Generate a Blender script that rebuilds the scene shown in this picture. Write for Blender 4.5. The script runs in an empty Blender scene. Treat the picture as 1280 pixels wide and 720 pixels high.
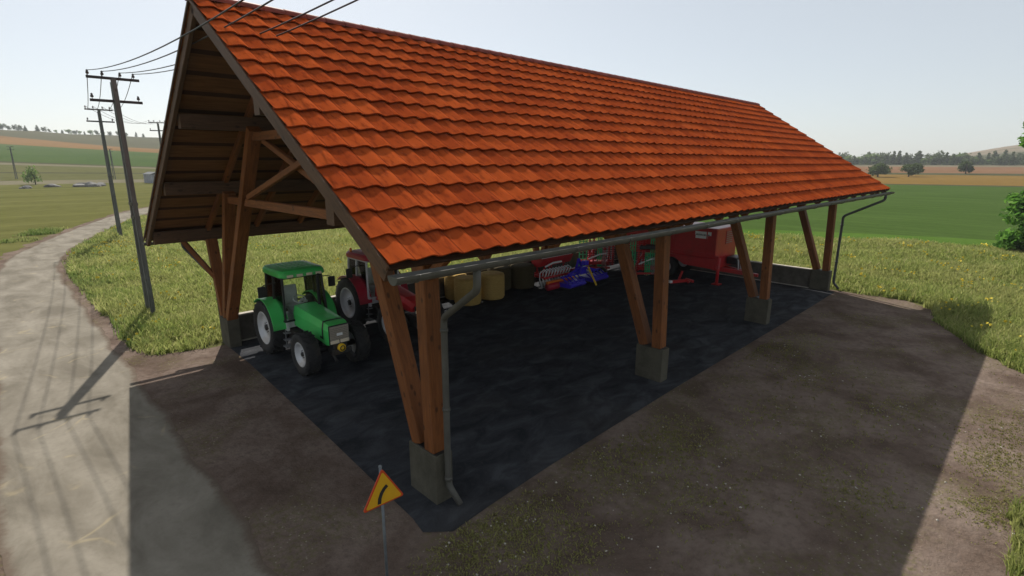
import bpy, bmesh, math, random
import numpy as np
from mathutils import Vector, Matrix

rnd = random.Random(7)
rng = np.random.default_rng(11)
D = bpy.data
SC = bpy.context.scene
COL = SC.collection
PI = math.pi
CAM = np.array([-5.204, -7.343, 6.497])
YAW, PITCH, ROLL, FPX = math.radians(45.484), math.radians(-13.589), math.radians(0.184), 655.3

# ------------------------------------------------------------------ materials
def _ramp(nt, fac, stops):
    r = nt.nodes.new('ShaderNodeValToRGB')
    el = r.color_ramp.elements
    while len(el) > 1: el.remove(el[-1])
    el[0].position = stops[0][0]; el[0].color = (*stops[0][1], 1)
    for p, c in stops[1:]:
        e = el.new(p); e.color = (*c, 1)
    nt.links.new(fac, r.inputs[0])
    return r.outputs[0]

class NT:
    """small node helper around one material"""
    def __init__(s, name, rough=0.8, metal=0.0, spec=0.3):
        s.m = D.materials.new(name); s.m.use_nodes = True
        s.t = s.m.node_tree; s.n = s.t.nodes; s.l = s.t.links
        s.b = s.n['Principled BSDF']; s.out = s.n['Material Output']
        s.b.inputs['Roughness'].default_value = rough
        s.b.inputs['Metallic'].default_value = metal
        s.b.inputs['Specular IOR Level'].default_value = spec
    def coord(s, attr=None, scale=(1, 1, 1)):
        if attr:
            a = s.n.new('ShaderNodeAttribute'); a.attribute_name = attr; o = a.outputs['Vector']
        else:
            a = s.n.new('ShaderNodeNewGeometry'); o = a.outputs['Position']
        mp = s.n.new('ShaderNodeMapping'); mp.inputs['Scale'].default_value = scale
        s.l.new(o, mp.inputs['Vector']); return mp.outputs[0]
    def objcoord(s, scale=(1, 1, 1)):
        a = s.n.new('ShaderNodeTexCoord')
        mp = s.n.new('ShaderNodeMapping'); mp.inputs['Scale'].default_value = scale
        s.l.new(a.outputs['Object'], mp.inputs['Vector']); return mp.outputs[0]
    def noise(s, vec, scale, detail=5, rough=0.55, dist=0.0):
        n = s.n.new('ShaderNodeTexNoise')
        n.inputs['Scale'].default_value = scale; n.inputs['Detail'].default_value = detail
        n.inputs['Roughness'].default_value = rough; n.inputs['Distortion'].default_value = dist
        s.l.new(vec, n.inputs['Vector']); return n.outputs['Fac']
    def ramp(s, fac, stops): return _ramp(s.t, fac, stops)
    def math(s, op, a, b=0.0, clamp=False):
        n = s.n.new('ShaderNodeMath'); n.operation = op; n.use_clamp = clamp
        for i, v in enumerate((a, b)):
            if isinstance(v, (int, float)): n.inputs[i].default_value = v
            else: s.l.new(v, n.inputs[i])
        return n.outputs[0]
    def smooth(s, v, lo, hi):
        n = s.n.new('ShaderNodeMapRange'); n.interpolation_type = 'SMOOTHSTEP'
        s.l.new(v, n.inputs[0]); n.inputs[1].default_value = lo; n.inputs[2].default_value = hi
        return n.outputs[0]
    def mix(s, fac, a, b, mode='MIX'):
        n = s.n.new('ShaderNodeMix'); n.data_type = 'RGBA'; n.blend_type = mode
        for sock, v in ((n.inputs[0], fac), (n.inputs[6], a), (n.inputs[7], b)):
            if isinstance(v, (int, float)): sock.default_value = v
            elif isinstance(v, tuple): sock.default_value = (*v, 1)
            else: s.l.new(v, sock)
        return n.outputs[2]
    def color(s, c):
        if isinstance(c, tuple): s.b.inputs['Base Color'].default_value = (*c, 1)
        else: s.l.new(c, s.b.inputs['Base Color'])
    def bump(s, h, strength=0.4, dist=0.02):
        b = s.n.new('ShaderNodeBump'); b.inputs['Strength'].default_value = strength
        b.inputs['Distance'].default_value = dist
        s.l.new(h, b.inputs['Height']); s.l.new(b.outputs[0], s.b.inputs['Normal'])
    def translucent(s, col, fac):
        t = s.n.new('ShaderNodeBsdfTranslucent'); mx = s.n.new('ShaderNodeMixShader')
        if isinstance(col, tuple): t.inputs[0].default_value = (*col, 1)
        else: s.l.new(col, t.inputs[0])
        mx.inputs[0].default_value = fac
        s.l.new(s.b.outputs[0], mx.inputs[1]); s.l.new(t.outputs[0], mx.inputs[2])
        s.l.new(mx.outputs[0], s.out.inputs[0])

def simple(name, c, rough=0.6, metal=0.0, var=0.25, scale=6.0, bump=0.0, spec=0.4, dirt=None):
    k = NT(name, rough, metal, spec)
    v = k.objcoord()
    f = k.noise(v, scale, 6)
    lo = tuple(x * (1 - var) for x in c); hi = tuple(min(1, x * (1 + var)) for x in c)
    col = k.ramp(f, [(0.3, lo), (0.7, hi)])
    if dirt:
        g = k.noise(v, scale * 0.35, 8, 0.65)
        col = k.mix(k.math('MULTIPLY', k.smooth(g, 0.45, 0.7), 0.7), col, dirt)
    k.color(col)
    if bump: k.bump(k.noise(v, scale * 6, 6), bump, 0.01)
    return k.m

def wood_mat(name, dark, light, knot):
    k = NT(name, 0.65, 0, 0.3)
    v = k.coord('gl', (0.9, 11, 11))
    g = k.noise(v, 1.6, 7, 0.6, 1.2)
    fine = k.noise(k.coord('gl', (2.5, 70, 70)), 1.0, 4, 0.6)
    col = k.ramp(g, [(0.28, dark), (0.55, light), (0.75, tuple(x * 1.25 for x in light))])
    col = k.mix(k.math('MULTIPLY', k.smooth(fine, 0.45, 0.75), 0.35), col, dark)
    vo = k.n.new('ShaderNodeTexVoronoi'); vo.inputs['Scale'].default_value = 1.0
    k.l.new(k.coord('gl', (2.4, 4.5, 4.5)), vo.inputs['Vector'])
    kn = k.math('SUBTRACT', 1.0, k.smooth(vo.outputs['Distance'], 0.09, 0.20))
    col = k.mix(k.math('MULTIPLY', kn, 0.75), col, knot)
    big = k.noise(k.coord('gl', (0.4, 1, 1)), 1.3, 3)
    col = k.mix(k.math('MULTIPLY', k.smooth(big, 0.4, 0.7), 0.35), col, tuple(x * 0.55 for x in dark))
    k.color(col); k.bump(g, 0.25, 0.01)
    return k.m

M = {}
M['wood'] = wood_mat('stained_timber', (0.115, 0.038, 0.012), (0.225, 0.078, 0.022), (0.04, 0.015, 0.006))
M['wood_grey'] = wood_mat('weathered_timber', (0.065, 0.034, 0.019), (0.115, 0.060, 0.034), (0.03, 0.015, 0.009))
M['pole_wood'] = wood_mat('pole_grey', (0.062, 0.066, 0.063), (0.115, 0.122, 0.117), (0.04, 0.037, 0.03))

def boards_mat():
    k = NT('roof_boards', 0.8, 0, 0.2)
    v = k.coord('gl', (0.6, 6, 1))
    g = k.noise(v, 2.0, 6, 0.6, 0.6)
    col = k.ramp(g, [(0.3, (0.115, 0.050, 0.018)), (0.7, (0.215, 0.10, 0.037))])
    sep = k.n.new('ShaderNodeSeparateXYZ'); k.l.new(k.coord('gl'), sep.inputs[0])
    fr = k.math('FRACT', k.math('MULTIPLY', sep.outputs[1], 1 / 0.70))
    gap = k.math('LESS_THAN', fr, 0.22)
    col = k.mix(gap, col, (0.045, 0.02, 0.010))
    k.color(col); return k.m
M['boards'] = boards_mat()

def tile_mat():
    k = NT('roof_tiles', 1.0, 0, 0.0)
    v = k.coord('gl')                                  # x along the eave, y up the slope in rows
    sep = k.n.new('ShaderNodeSeparateXYZ'); k.l.new(v, sep.inputs[0])
    cx = k.math('FLOOR', k.math('MULTIPLY', sep.outputs[0], 1 / 0.412)); cy = k.math('FLOOR', sep.outputs[1])
    cmb = k.n.new('ShaderNodeCombineXYZ'); k.l.new(cx, cmb.inputs[0]); k.l.new(cy, cmb.inputs[1])
    wn = k.n.new('ShaderNodeTexWhiteNoise'); k.l.new(cmb.outputs[0], wn.inputs['Vector'])
    col = k.ramp(wn.outputs['Value'], [(0, (0.27, 0.047, 0.013)), (0.5, (0.335, 0.061, 0.0155)), (1, (0.40, 0.078, 0.0195))])
    st = k.noise(k.coord('gl', (7.0, 1.1, 1)), 1.6, 6, 0.62)          # streaks that run down each tile
    col = k.mix(k.math('MULTIPLY', k.smooth(st, 0.46, 0.68), 0.55), col, (0.105, 0.016, 0.0075))
    st2 = k.noise(k.coord('gl', (9.0, 1.7, 1)), 1.1, 5, 0.6)
    col = k.mix(k.math('MULTIPLY', k.smooth(st2, 0.56, 0.76), 0.45), col, (0.43, 0.095, 0.025))
    big = k.noise(k.coord('gl', (0.5, 0.35, 1)), 1.0, 4)
    col = k.mix(k.math('MULTIPLY', k.smooth(big, 0.42, 0.7), 0.25), col, (0.175, 0.025, 0.009))
    lich = k.noise(k.coord('gl', (3, 1.7, 1)), 4.0, 6, 0.7)
    col = k.mix(k.math('MULTIPLY', k.smooth(lich, 0.66, 0.78), 0.5), col, (0.22, 0.10, 0.05))
    fx = k.math('FRACT', k.math('MULTIPLY', sep.outputs[0], 1 / 0.412))
    joint = k.math('MULTIPLY', k.smooth(fx, 0.90, 0.97), k.math('SUBTRACT', 1.0, k.smooth(fx, 0.985, 1.0)))      # open joint where the roll of one tile laps the next
    col = k.mix(k.math('MULTIPLY', joint, 0.7), col, (0.07, 0.014, 0.007))
    k.color(col)
    k.bump(k.noise(k.coord('gl', (3, 1.7, 1)), 9, 5), 0.25, 0.01)
    return k.m
M['tile'] = tile_mat()
M['ridge'] = simple('ridge_tile', (0.20, 0.028, 0.014), 0.7, 0, 0.35, 3, 0.2)
M['zinc'] = simple('zinc_gutter', (0.088, 0.085, 0.076), 0.6, 0.1, 0.2, 3, 0.05)
M['darkpipe'] = simple('dark_pipe', (0.07, 0.075, 0.08), 0.45, 0.4, 0.2, 3)
def concrete_mat(name, c, s=1.0):
    k = NT(name, 0.9, 0, 0.2)
    v = k.coord()
    f = k.noise(v, 2.2 * s, 8, 0.65); g = k.noise(v, 14 * s, 6, 0.7)
    col = k.ramp(f, [(0.3, tuple(x * 0.62 for x in c)), (0.52, c), (0.75, tuple(x * 1.25 for x in c))])
    col = k.mix(k.math('MULTIPLY', k.smooth(g, 0.5, 0.75), 0.4), col, tuple(x * 0.5 for x in c))
    k.color(col); k.bump(g, 0.3, 0.01); return k.m
M['plinth'] = concrete_mat('plinth_concrete', (0.088, 0.081, 0.062))
M['cap'] = concrete_mat('cap_concrete', (0.45, 0.42, 0.37))  # pale tone; on the wall tops it paints sunlight into the colour
M['wall'] = concrete_mat('wall_concrete', (0.11, 0.10, 0.085))
M['stone'] = simple('field_stone', (0.15, 0.145, 0.14), 0.9, 0, 0.4, 1.2, 0.4)

M['green'] = simple('green_paint', (0.06, 0.50, 0.115), 0.36, 0, 0.08, 2, dirt=(0.09, 0.34, 0.08))
M['red'] = simple('red_paint', (0.50, 0.022, 0.026), 0.35, 0, 0.1, 2, dirt=(0.30, 0.03, 0.028))
M['harrowgreen'] = simple('dark_green_paint', (0.045, 0.42, 0.17), 0.45, 0, 0.12, 3)
M['maroon'] = simple('dark_red_paint', (0.40, 0.018, 0.04), 0.35, 0, 0.1, 2, dirt=(0.24, 0.022, 0.03))
M['blue'] = simple('blue_paint', (0.045, 0.026, 0.60), 0.4, 0, 0.15, 3, dirt=(0.04, 0.03, 0.35))
M['orange'] = simple('orange_paint', (0.75, 0.20, 0.02), 0.4, 0, 0.12, 3)
M['yellow'] = simple('yellow_paint', (0.80, 0.50, 0.02), 0.4, 0, 0.12, 3)
M['white'] = simple('white_paint', (0.84, 0.85, 0.87), 0.4, 0, 0.1, 3)
M['black'] = simple('black_plastic', (0.018, 0.018, 0.02), 0.5, 0, 0.3, 6)
M['iron'] = simple('dark_iron', (0.05, 0.05, 0.052), 0.5, 0.5, 0.4, 6, dirt=(0.09, 0.06, 0.04))
M['steel'] = simple('bare_steel', (0.45, 0.45, 0.45), 0.4, 0.7, 0.25, 8)
M['grey'] = simple('grey_plastic', (0.26, 0.26, 0.27), 0.6, 0, 0.15, 4)
M['cabgrey'] = simple('pale_grey_trim', (0.55, 0.54, 0.56), 0.6, 0, 0.15, 4)
M['grille'] = simple('grille_grey', (0.34, 0.30, 0.25), 0.55, 0, 0.15, 30)
M['rim'] = simple('silver_rim', (0.56, 0.57, 0.60), 0.45, 0.15, 0.12, 3, dirt=(0.42, 0.36, 0.30))
M['rubber'] = simple('tyre_rubber', (0.022, 0.022, 0.023), 0.8, 0, 0.3, 6, dirt=(0.05, 0.042, 0.034))
M['lamp'] = simple('lamp_lens', (0.75, 0.66, 0.52), 0.15, 0, 0.06, 20)
M['amber'] = simple('amber_lens', (0.85, 0.24, 0.02), 0.25, 0, 0.06, 20)
M['insul'] = simple('insulator_porcelain', (0.05, 0.045, 0.045), 0.3, 0, 0.2, 20)
M['signpost'] = simple('galvanised_post', (0.13, 0.145, 0.165), 0.45, 0.4, 0.2, 8)
M['signyellow'] = simple('sign_yellow', (0.56, 0.31, 0.010), 0.5, 0, 0.06, 9)
M['signred'] = simple('sign_red', (0.45, 0.05, 0.01), 0.5, 0, 0.06, 9)
M['hut'] = simple('hut_grey', (0.26, 0.27, 0.30), 0.8, 0, 0.2, 1)
def straw_mat(name, a, b):
    k = NT(name, 0.95, 0, 0.1)
    v = k.objcoord((1, 1, 7)); f = k.noise(v, 5, 8, 0.7, 0.4); g = k.noise(k.objcoord((1, 1, 1)), 30, 5, 0.7)
    col = k.ramp(f, [(0.3, a), (0.7, b)])
    col = k.mix(k.math('MULTIPLY', k.smooth(g, 0.5, 0.75), 0.5), col, tuple(x * 0.6 for x in a))
    k.color(col); k.bump(g, 0.7, 0.03); return k.m
M['straw'] = straw_mat('straw', (0.36, 0.235, 0.075), (0.56, 0.38, 0.13))
M['darkhay'] = straw_mat('silage', (0.055, 0.045, 0.026), (0.10, 0.08, 0.045))
def glass_mat():
    k = NT('cab_glass', 0.05)
    tr = k.n.new('ShaderNodeBsdfTransparent'); tr.inputs[0].default_value = (0.92, 0.95, 0.93, 1)
    gl = k.n.new('ShaderNodeBsdfGlossy'); gl.inputs['Roughness'].default_value = 0.03
    fr = k.n.new('ShaderNodeFresnel'); fr.inputs[0].default_value = 1.22
    mx = k.n.new('ShaderNodeMixShader')
    k.l.new(fr.outputs[0], mx.inputs[0]); k.l.new(tr.outputs[0], mx.inputs[1]); k.l.new(gl.outputs[0], mx.inputs[2])
    k.l.new(mx.outputs[0], k.out.inputs[0]); return k.m
M['glass'] = glass_mat()

def field_mat(name, a, b, scale=0.02, fine=2.0, bumps=0.0, rows=None):
    k = NT(name, 1.0, 0, 0.0)
    v = k.coord()
    f = k.noise(v, scale, 6, 0.6); g = k.noise(v, fine, 6, 0.65)
    col = k.ramp(f, [(0.3, a), (0.7, b)])
    col = k.mix(k.math('MULTIPLY', k.smooth(g, 0.42, 0.75), 0.45), col, tuple(x * 0.62 for x in a))
    if rows:
        w = k.noise(k.coord(None, rows), 1.0, 5, 0.6)
        col = k.mix(k.math('MULTIPLY', k.smooth(w, 0.42, 0.68), 0.4), col, tuple(x * 1.35 for x in b))
    k.color(col)
    if bumps: k.bump(g, bumps, 0.1)
    return k.m

def mud_mat():
    k = NT('yard_mud', 1.0, 0, 0.0)
    v = k.coord()
    f = k.noise(v, 0.55, 9, 0.62, 0.4); g = k.noise(v, 5.0, 8, 0.68); h = k.noise(v, 40, 4, 0.7)
    col = k.ramp(f, [(0.36, (0.092, 0.066, 0.053)), (0.46, (0.130, 0.096, 0.079)), (0.54, (0.163, 0.124, 0.104)), (0.66, (0.198, 0.154, 0.130))])
    col = k.mix(k.math('MULTIPLY', k.smooth(g, 0.42, 0.7), 0.5), col, (0.075, 0.057, 0.047))
    col = k.mix(k.math('MULTIPLY', k.smooth(h, 0.52, 0.72), 0.45), col, (0.23, 0.19, 0.16))
    # weed patches
    p = k.noise(v, 0.42, 3, 0.5); q = k.noise(v, 9.0, 6, 0.75)
    wf = k.math('MULTIPLY', k.smooth(p, 0.49, 0.60), k.smooth(q, 0.45, 0.60))
    col = k.mix(k.math('MULTIPLY', wf, 0.6), col, (0.12, 0.11, 0.05))
    # pale grit
    vo = k.n.new('ShaderNodeTexVoronoi'); vo.inputs['Scale'].default_value = 9.0
    k.l.new(v, vo.inputs['Vector'])
    gr = k.math('MULTIPLY', k.math('LESS_THAN', vo.outputs['Distance'], 0.14), k.smooth(p, 0.46, 0.6))
    col = k.mix(k.math('MULTIPLY', gr, 0.7), col, (0.30, 0.28, 0.22))
    k.color(col)
    k.bump(k.math('ADD', g, k.math('MULTIPLY', f, 1.5)), 0.9, 0.07)
    return k.m
def road_mat():
    k = NT('concrete_road', 1.0, 0, 0.03)
    v = k.coord(None, (1.0, 0.45, 1))
    f = k.noise(v, 0.9, 8, 0.62, 0.5); g = k.noise(k.coord(), 6, 8, 0.7); h = k.noise(k.coord(), 60, 3, 0.6)
    col = k.ramp(f, [(0.36, (0.145, 0.130, 0.106)), (0.5, (0.20, 0.181, 0.150)), (0.66, (0.255, 0.232, 0.195))])
    col = k.mix(k.math('MULTIPLY', k.smooth(g, 0.45, 0.72), 0.42), col, (0.15, 0.134, 0.11))
    col = k.mix(k.math('MULTIPLY', k.smooth(h, 0.55, 0.8), 0.3), col, (0.33, 0.30, 0.25))
    # straw coloured curved scrapes
    w = k.n.new('ShaderNodeTexVoronoi'); w.feature = 'DISTANCE_TO_EDGE'; w.inputs['Scale'].default_value = 0.55
    wv = k.n.new('ShaderNodeVectorMath'); wv.operation = 'ADD'
    nn = k.n.new('ShaderNodeTexNoise'); nn.inputs['Scale'].default_value = 0.8; k.l.new(k.coord(), nn.inputs['Vector'])
    k.l.new(k.coord(), wv.inputs[0]); k.l.new(nn.outputs['Color'], wv.inputs[1]); k.l.new(wv.outputs[0], w.inputs['Vector'])
    sc = k.math('SUBTRACT', 1.0, k.smooth(w.outputs['Distance'], 0.005, 0.03))
    pn = k.noise(k.coord(), 0.9, 4)
    col = k.mix(k.math('MULTIPLY', k.math('MULTIPLY', sc, k.smooth(pn, 0.52, 0.64)), 0.4), col, (0.36, 0.30, 0.19))
    # edge wear into mud
    a = k.n.new('ShaderNodeAttribute'); a.attribute_name = 'edge'
    ef = k.smooth(k.math('ADD', a.outputs['Fac'], k.math('MULTIPLY', k.math('SUBTRACT', g, 0.5), 0.35)), 0.02, 0.22)
    col = k.mix(ef, (0.125, 0.098, 0.078), col)
    k.color(col); k.bump(g, 0.35, 0.02); return k.m
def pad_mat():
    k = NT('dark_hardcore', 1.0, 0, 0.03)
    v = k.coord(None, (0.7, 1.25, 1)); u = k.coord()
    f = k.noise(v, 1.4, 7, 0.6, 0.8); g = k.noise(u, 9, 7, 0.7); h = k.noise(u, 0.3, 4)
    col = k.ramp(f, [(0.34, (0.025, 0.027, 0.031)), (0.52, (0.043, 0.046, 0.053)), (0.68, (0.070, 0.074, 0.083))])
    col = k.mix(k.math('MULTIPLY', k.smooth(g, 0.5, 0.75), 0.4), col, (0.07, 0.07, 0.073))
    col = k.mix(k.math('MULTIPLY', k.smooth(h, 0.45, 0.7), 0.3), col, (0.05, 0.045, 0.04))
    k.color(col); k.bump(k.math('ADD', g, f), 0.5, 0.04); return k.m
M['mud'] = mud_mat(); M['road'] = road_mat(); M['pad'] = pad_mat()

def blade_mat(name, stops, tfac=0.4):
    k = NT(name, 0.8, 0, 0.1)
    sep = k.n.new('ShaderNodeSeparateXYZ'); k.l.new(k.coord('gl'), sep.inputs[0])
    col = k.ramp(sep.outputs[0], stops)
    big = k.noise(k.coord(), 0.18, 4, 0.6)
    col = k.mix(k.math('MULTIPLY', k.smooth(big, 0.42, 0.62), 0.5), col, (0.35, 0.345, 0.135))
    k.color(col); k.translucent(col, tfac); return k.m
M['blade'] = blade_mat('meadow_blades', [(0, (0.155, 0.21, 0.05)), (0.4, (0.26, 0.31, 0.085)), (0.75, (0.35, 0.365, 0.13)), (1, (0.46, 0.43, 0.21))], 0.55)
M['weed'] = blade_mat('weed_blades', [(0, (0.15, 0.16, 0.05)), (0.6, (0.21, 0.19, 0.07)), (1, (0.30, 0.24, 0.11))], 0.4)
M['lush'] = blade_mat('lush_blades', [(0, (0.10, 0.17, 0.035)), (0.6, (0.16, 0.22, 0.06)), (1, (0.24, 0.27, 0.10))], 0.5)
M['petal'] = simple('yellow_petals', (0.72, 0.58, 0.06), 0.7, 0, 0.15, 3)
def leaf_mat(name, stops):
    k = NT(name, 0.7, 0, 0.15)
    sep = k.n.new('ShaderNodeSeparateXYZ'); k.l.new(k.coord('gl'), sep.inputs[0])
    col = k.ramp(sep.outputs[0], stops); k.color(col); k.translucent(col, 0.5); return k.m
M['leaf'] = leaf_mat('broad_leaves', [(0, (0.045, 0.12, 0.02)), (0.5, (0.11, 0.25, 0.04)), (1, (0.22, 0.40, 0.08))])
M['leaf_dark'] = leaf_mat('dark_leaves', [(0, (0.045, 0.068, 0.026)), (0.6, (0.085, 0.12, 0.048)), (1, (0.13, 0.17, 0.07))])
M['leaf_pale'] = leaf_mat('pale_leaves', [(0, (0.09, 0.15, 0.04)), (0.6, (0.15, 0.23, 0.06)), (1, (0.22, 0.30, 0.09))])
M['bark'] = simple('bark', (0.09, 0.07, 0.05), 0.95, 0, 0.4, 4, 0.5)

# ------------------------------------------------------------------ mesh helpers
class MB:
    def __init__(s): s.v = []; s.f = []; s.g = []; s.sm = []
    def add(s, vs, fs, gl=None, smooth=False):
        o = len(s.v); s.v += [tuple(x) for x in vs]
        s.g += [tuple(x) for x in (gl if gl is not None else vs)]
        s.f += [tuple(i + o for i in f) for f in fs]; s.sm += [smooth] * len(fs)
        return s
    def hexa(s, b, t, gl=None):
        return s.add(list(b) + list(t), [(3, 2, 1, 0), (4, 5, 6, 7), (0, 1, 5, 4), (1, 2, 6, 5), (2, 3, 7, 6), (3, 0, 4, 7)], gl)
    def box(s, c, d, rot=None, ch=0.0):
        x, y, z = d[0] / 2, d[1] / 2, d[2] / 2
        if ch <= 0:
            pts = [(-x, -y, -z), (x, -y, -z), (x, y, -z), (-x, y, -z), (-x, -y, z), (x, -y, z), (x, y, z), (-x, y, z)]
            fs = [(3, 2, 1, 0), (4, 5, 6, 7), (0, 1, 5, 4), (1, 2, 6, 5), (2, 3, 7, 6), (3, 0, 4, 7)]
        else:
            bm = bmesh.new(); bmesh.ops.create_cube(bm, size=1)
            for v in bm.verts: v.co = Vector((v.co.x * d[0], v.co.y * d[1], v.co.z * d[2]))
            bmesh.ops.bevel(bm, geom=list(bm.edges), offset=ch, segments=2, profile=0.6, affect='EDGES')
            bm.verts.index_update()
            pts = [tuple(v.co) for v in bm.verts]; fs = [tuple(v.index for v in f.verts) for f in bm.faces]; bm.free()
        r = rot if rot is not None else Matrix.Identity(3)
        c = Vector(c)
        return s.add([c + r @ Vector(p) for p in pts], fs)
    def beam(s, p0, p1, w, h, up=(0, 0, 1), ch=0.012):
        """timber: w across, h along up; stores grain coordinates"""
        p0, p1 = Vector(p0), Vector(p1); a = (p1 - p0); L = a.length; a.normalize()
        side = a.cross(Vector(up))
        if side.length < 1e-4: side = a.cross(Vector((0, 1, 0)))
        side.normalize(); u = side.cross(a).normalized()
        off = Vector((rnd.uniform(0, 40), rnd.uniform(0, 9), rnd.uniform(0, 9)))
        x, y = w / 2, h / 2
        prof = [(-x + ch, -y), (x - ch, -y), (x, -y + ch), (x, y - ch), (x - ch, y), (-x + ch, y), (-x, y - ch), (-x, -y + ch)]
        vs, gl = [], []
        for t, p in ((0, p0), (L, p1)):
            for q in prof:
                vs.append(p + side * q[0] + u * q[1]); gl.append(Vector((t, q[0], q[1])) + off)
        n = 8
        fs = [tuple(range(n))[::-1], tuple(range(n, 2 * n))] + [(i, (i + 1) % n, n + (i + 1) % n, n + i) for i in range(n)]
        return s.add(vs, fs, gl)
    def tube(s, path, r, seg=10, caps=True):
        P = [Vector(p) for p in path]; R = r if isinstance(r, (list, tuple)) else [r] * len(P)
        vs = []; prev = None
        for i, p in enumerate(P):
            d = (P[min(i + 1, len(P) - 1)] - P[max(i - 1, 0)]).normalized()
            if prev is None:
                prev = d.cross(Vector((0, 0, 1)))
                if prev.length < 1e-3: prev = d.cross(Vector((0, 1, 0)))
            prev = (prev - d * prev.dot(d)).normalized(); b = d.cross(prev)
            for k in range(seg):
                t = 2 * PI * k / seg
                vs.append(p + (prev * math.cos(t) + b * math.sin(t)) * R[i])
        fs = [(i * seg + k, i * seg + (k + 1) % seg, (i + 1) * seg + (k + 1) % seg, (i + 1) * seg + k) for i in range(len(P) - 1) for k in range(seg)]
        s.add(vs, fs, None, True)
        if caps:
            o = len(s.v) - len(vs)
            s.f += [tuple(o + k for k in range(seg))[::-1], tuple(o + (len(P) - 1) * seg + k for k in range(seg))]; s.sm += [False] * 2
        return s
    def lathe(s, prof, axis_o, axis='x', seg=28, smooth=True):
        """prof: (radius, along)"""
        vs = []
        for r, a in prof:
            for k in range(seg):
                t = 2 * PI * k / seg; c, n = r * math.cos(t), r * math.sin(t)
                p = {'x': (a, c, n), 'y': (n, a, c), 'z': (c, n, a)}[axis]
                vs.append(Vector(p) + Vector(axis_o))
        fs = [(i * seg + k, i * seg + (k + 1) % seg, (i + 1) * seg + (k + 1) % seg, (i + 1) * seg + k) for i in range(len(prof) - 1) for k in range(seg)]
        return s.add(vs, fs, None, smooth)
    def prism(s, poly, a, b, axis='x'):
        """polygon in the plane across axis, from a to b"""
        def P(q, t): return {'x': (t, q[0], q[1]), 'y': (q[0], t, q[1]), 'z': (q[0], q[1], t)}[axis]
        n = len(poly)
        vs = [P(q, a) for q in poly] + [P(q, b) for q in poly]
        return s.add(vs, [tuple(range(n))[::-1], tuple(range(n, 2 * n))] + [(i, (i + 1) % n, n + (i + 1) % n, n + i) for i in range(n)])
    def build(s, name, mat, parent=None, loc=None):
        me = D.meshes.new(name)
        me.from_pydata(s.v, [], s.f)
        at = me.attributes.new('gl', 'FLOAT_VECTOR', 'POINT')
        at.data.foreach_set('vector', np.array(s.g, dtype=np.float32).ravel())
        me.polygons.foreach_set('use_smooth', s.sm)
        bm = bmesh.new(); bm.from_mesh(me); bmesh.ops.recalc_face_normals(bm, faces=bm.faces); bm.to_mesh(me); bm.free()
        for m in (mat if isinstance(mat, list) else [mat]): me.materials.append(m)
        o = D.objects.new(name, me); COL.objects.link(o)
        if parent: o.parent = parent
        if loc: o.location = loc
        return o

def raw_mesh(name, V, F, mat, gl=None, smooth=False):
    """V (n,3), F (m,k) numpy"""
    me = D.meshes.new(name)
    k = F.shape[1]
    me.vertices.add(len(V)); me.vertices.foreach_set('co', V.astype(np.float32).ravel())
    me.loops.add(F.size); me.loops.foreach_set('vertex_index', F.astype(np.int32).ravel())
    me.polygons.add(len(F)); me.polygons.foreach_set('loop_start', np.arange(len(F), dtype=np.int32) * k)
    if gl is not None:
        at = me.attributes.new('gl', 'FLOAT_VECTOR', 'POINT'); at.data.foreach_set('vector', gl.astype(np.float32).ravel())
    me.polygons.foreach_set('use_smooth', np.full(len(F), smooth))
    me.update(calc_edges=True); me.validate()
    for m in (mat if isinstance(mat, list) else [mat]): me.materials.append(m)
    o = D.objects.new(name, me); COL.objects.link(o); return o

def tag(o, label=None, cat=None, group=None, kind=None):
    if label: o['label'] = label
    if cat: o['category'] = cat
    if group: o['group'] = group
    if kind: o['kind'] = kind
    return o
def empty(name, loc=(0, 0, 0), rz=0.0, sc=1.0):
    o = D.objects.new(name, None); COL.objects.link(o); o.location = loc; o.rotation_euler = (0, 0, rz)
    o.scale = (sc, sc, sc); o.empty_display_size = 0.3; return o
def copy_tree(o, parent=None):
    c = o.copy(); COL.objects.link(c)
    if parent: c.parent = parent
    for ch in list(o.children): copy_tree(ch, c)
    return c

# ------------------------------------------------------------------ terrain
def sstep(a, b, x):
    t = np.clip((x - a) / (b - a), 0, 1); return t * t * (3 - 2 * t)
HL = ([0, 190, 235, 300, 600, 700, 850, 1000, 1600, 4000], [0, 0, 2.0, 5.2, 20.0, 29.0, 41.0, 42.0, 34.0, 20.0])
HR = ([0, 200, 330, 520, 600, 760, 900, 1600, 4000], [0, 0, 1.0, 3.6, 4.9, 6.0, 10.0, 12.0, 10.0])
def height(x, y):
    dx, dy = x + 5.2, y + 7.3
    r = np.hypot(dx, dy); th = np.degrees(np.arctan2(dy, dx))
    hl = np.interp(r, *HL) * (1 - 0.012 * np.clip(90 - th, -20, 30))
    hr = np.interp(r, *HR)
    hill = sstep(700, 1500, r) * sstep(9.5, 0.5, th) * sstep(-40, -8, th) * 34
    wl = sstep(30, 62, th) * sstep(150, 120, th)
    wr = sstep(50, 20, th) * sstep(-60, -30, th)
    other = sstep(120, 900, r) * 18
    return wl * hl + wr * (hr + hill) + np.clip(1 - wl - wr, 0, 1) * other
def hz(x, y): return float(height(np.array([x], float), np.array([y], float))[0])

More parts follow.
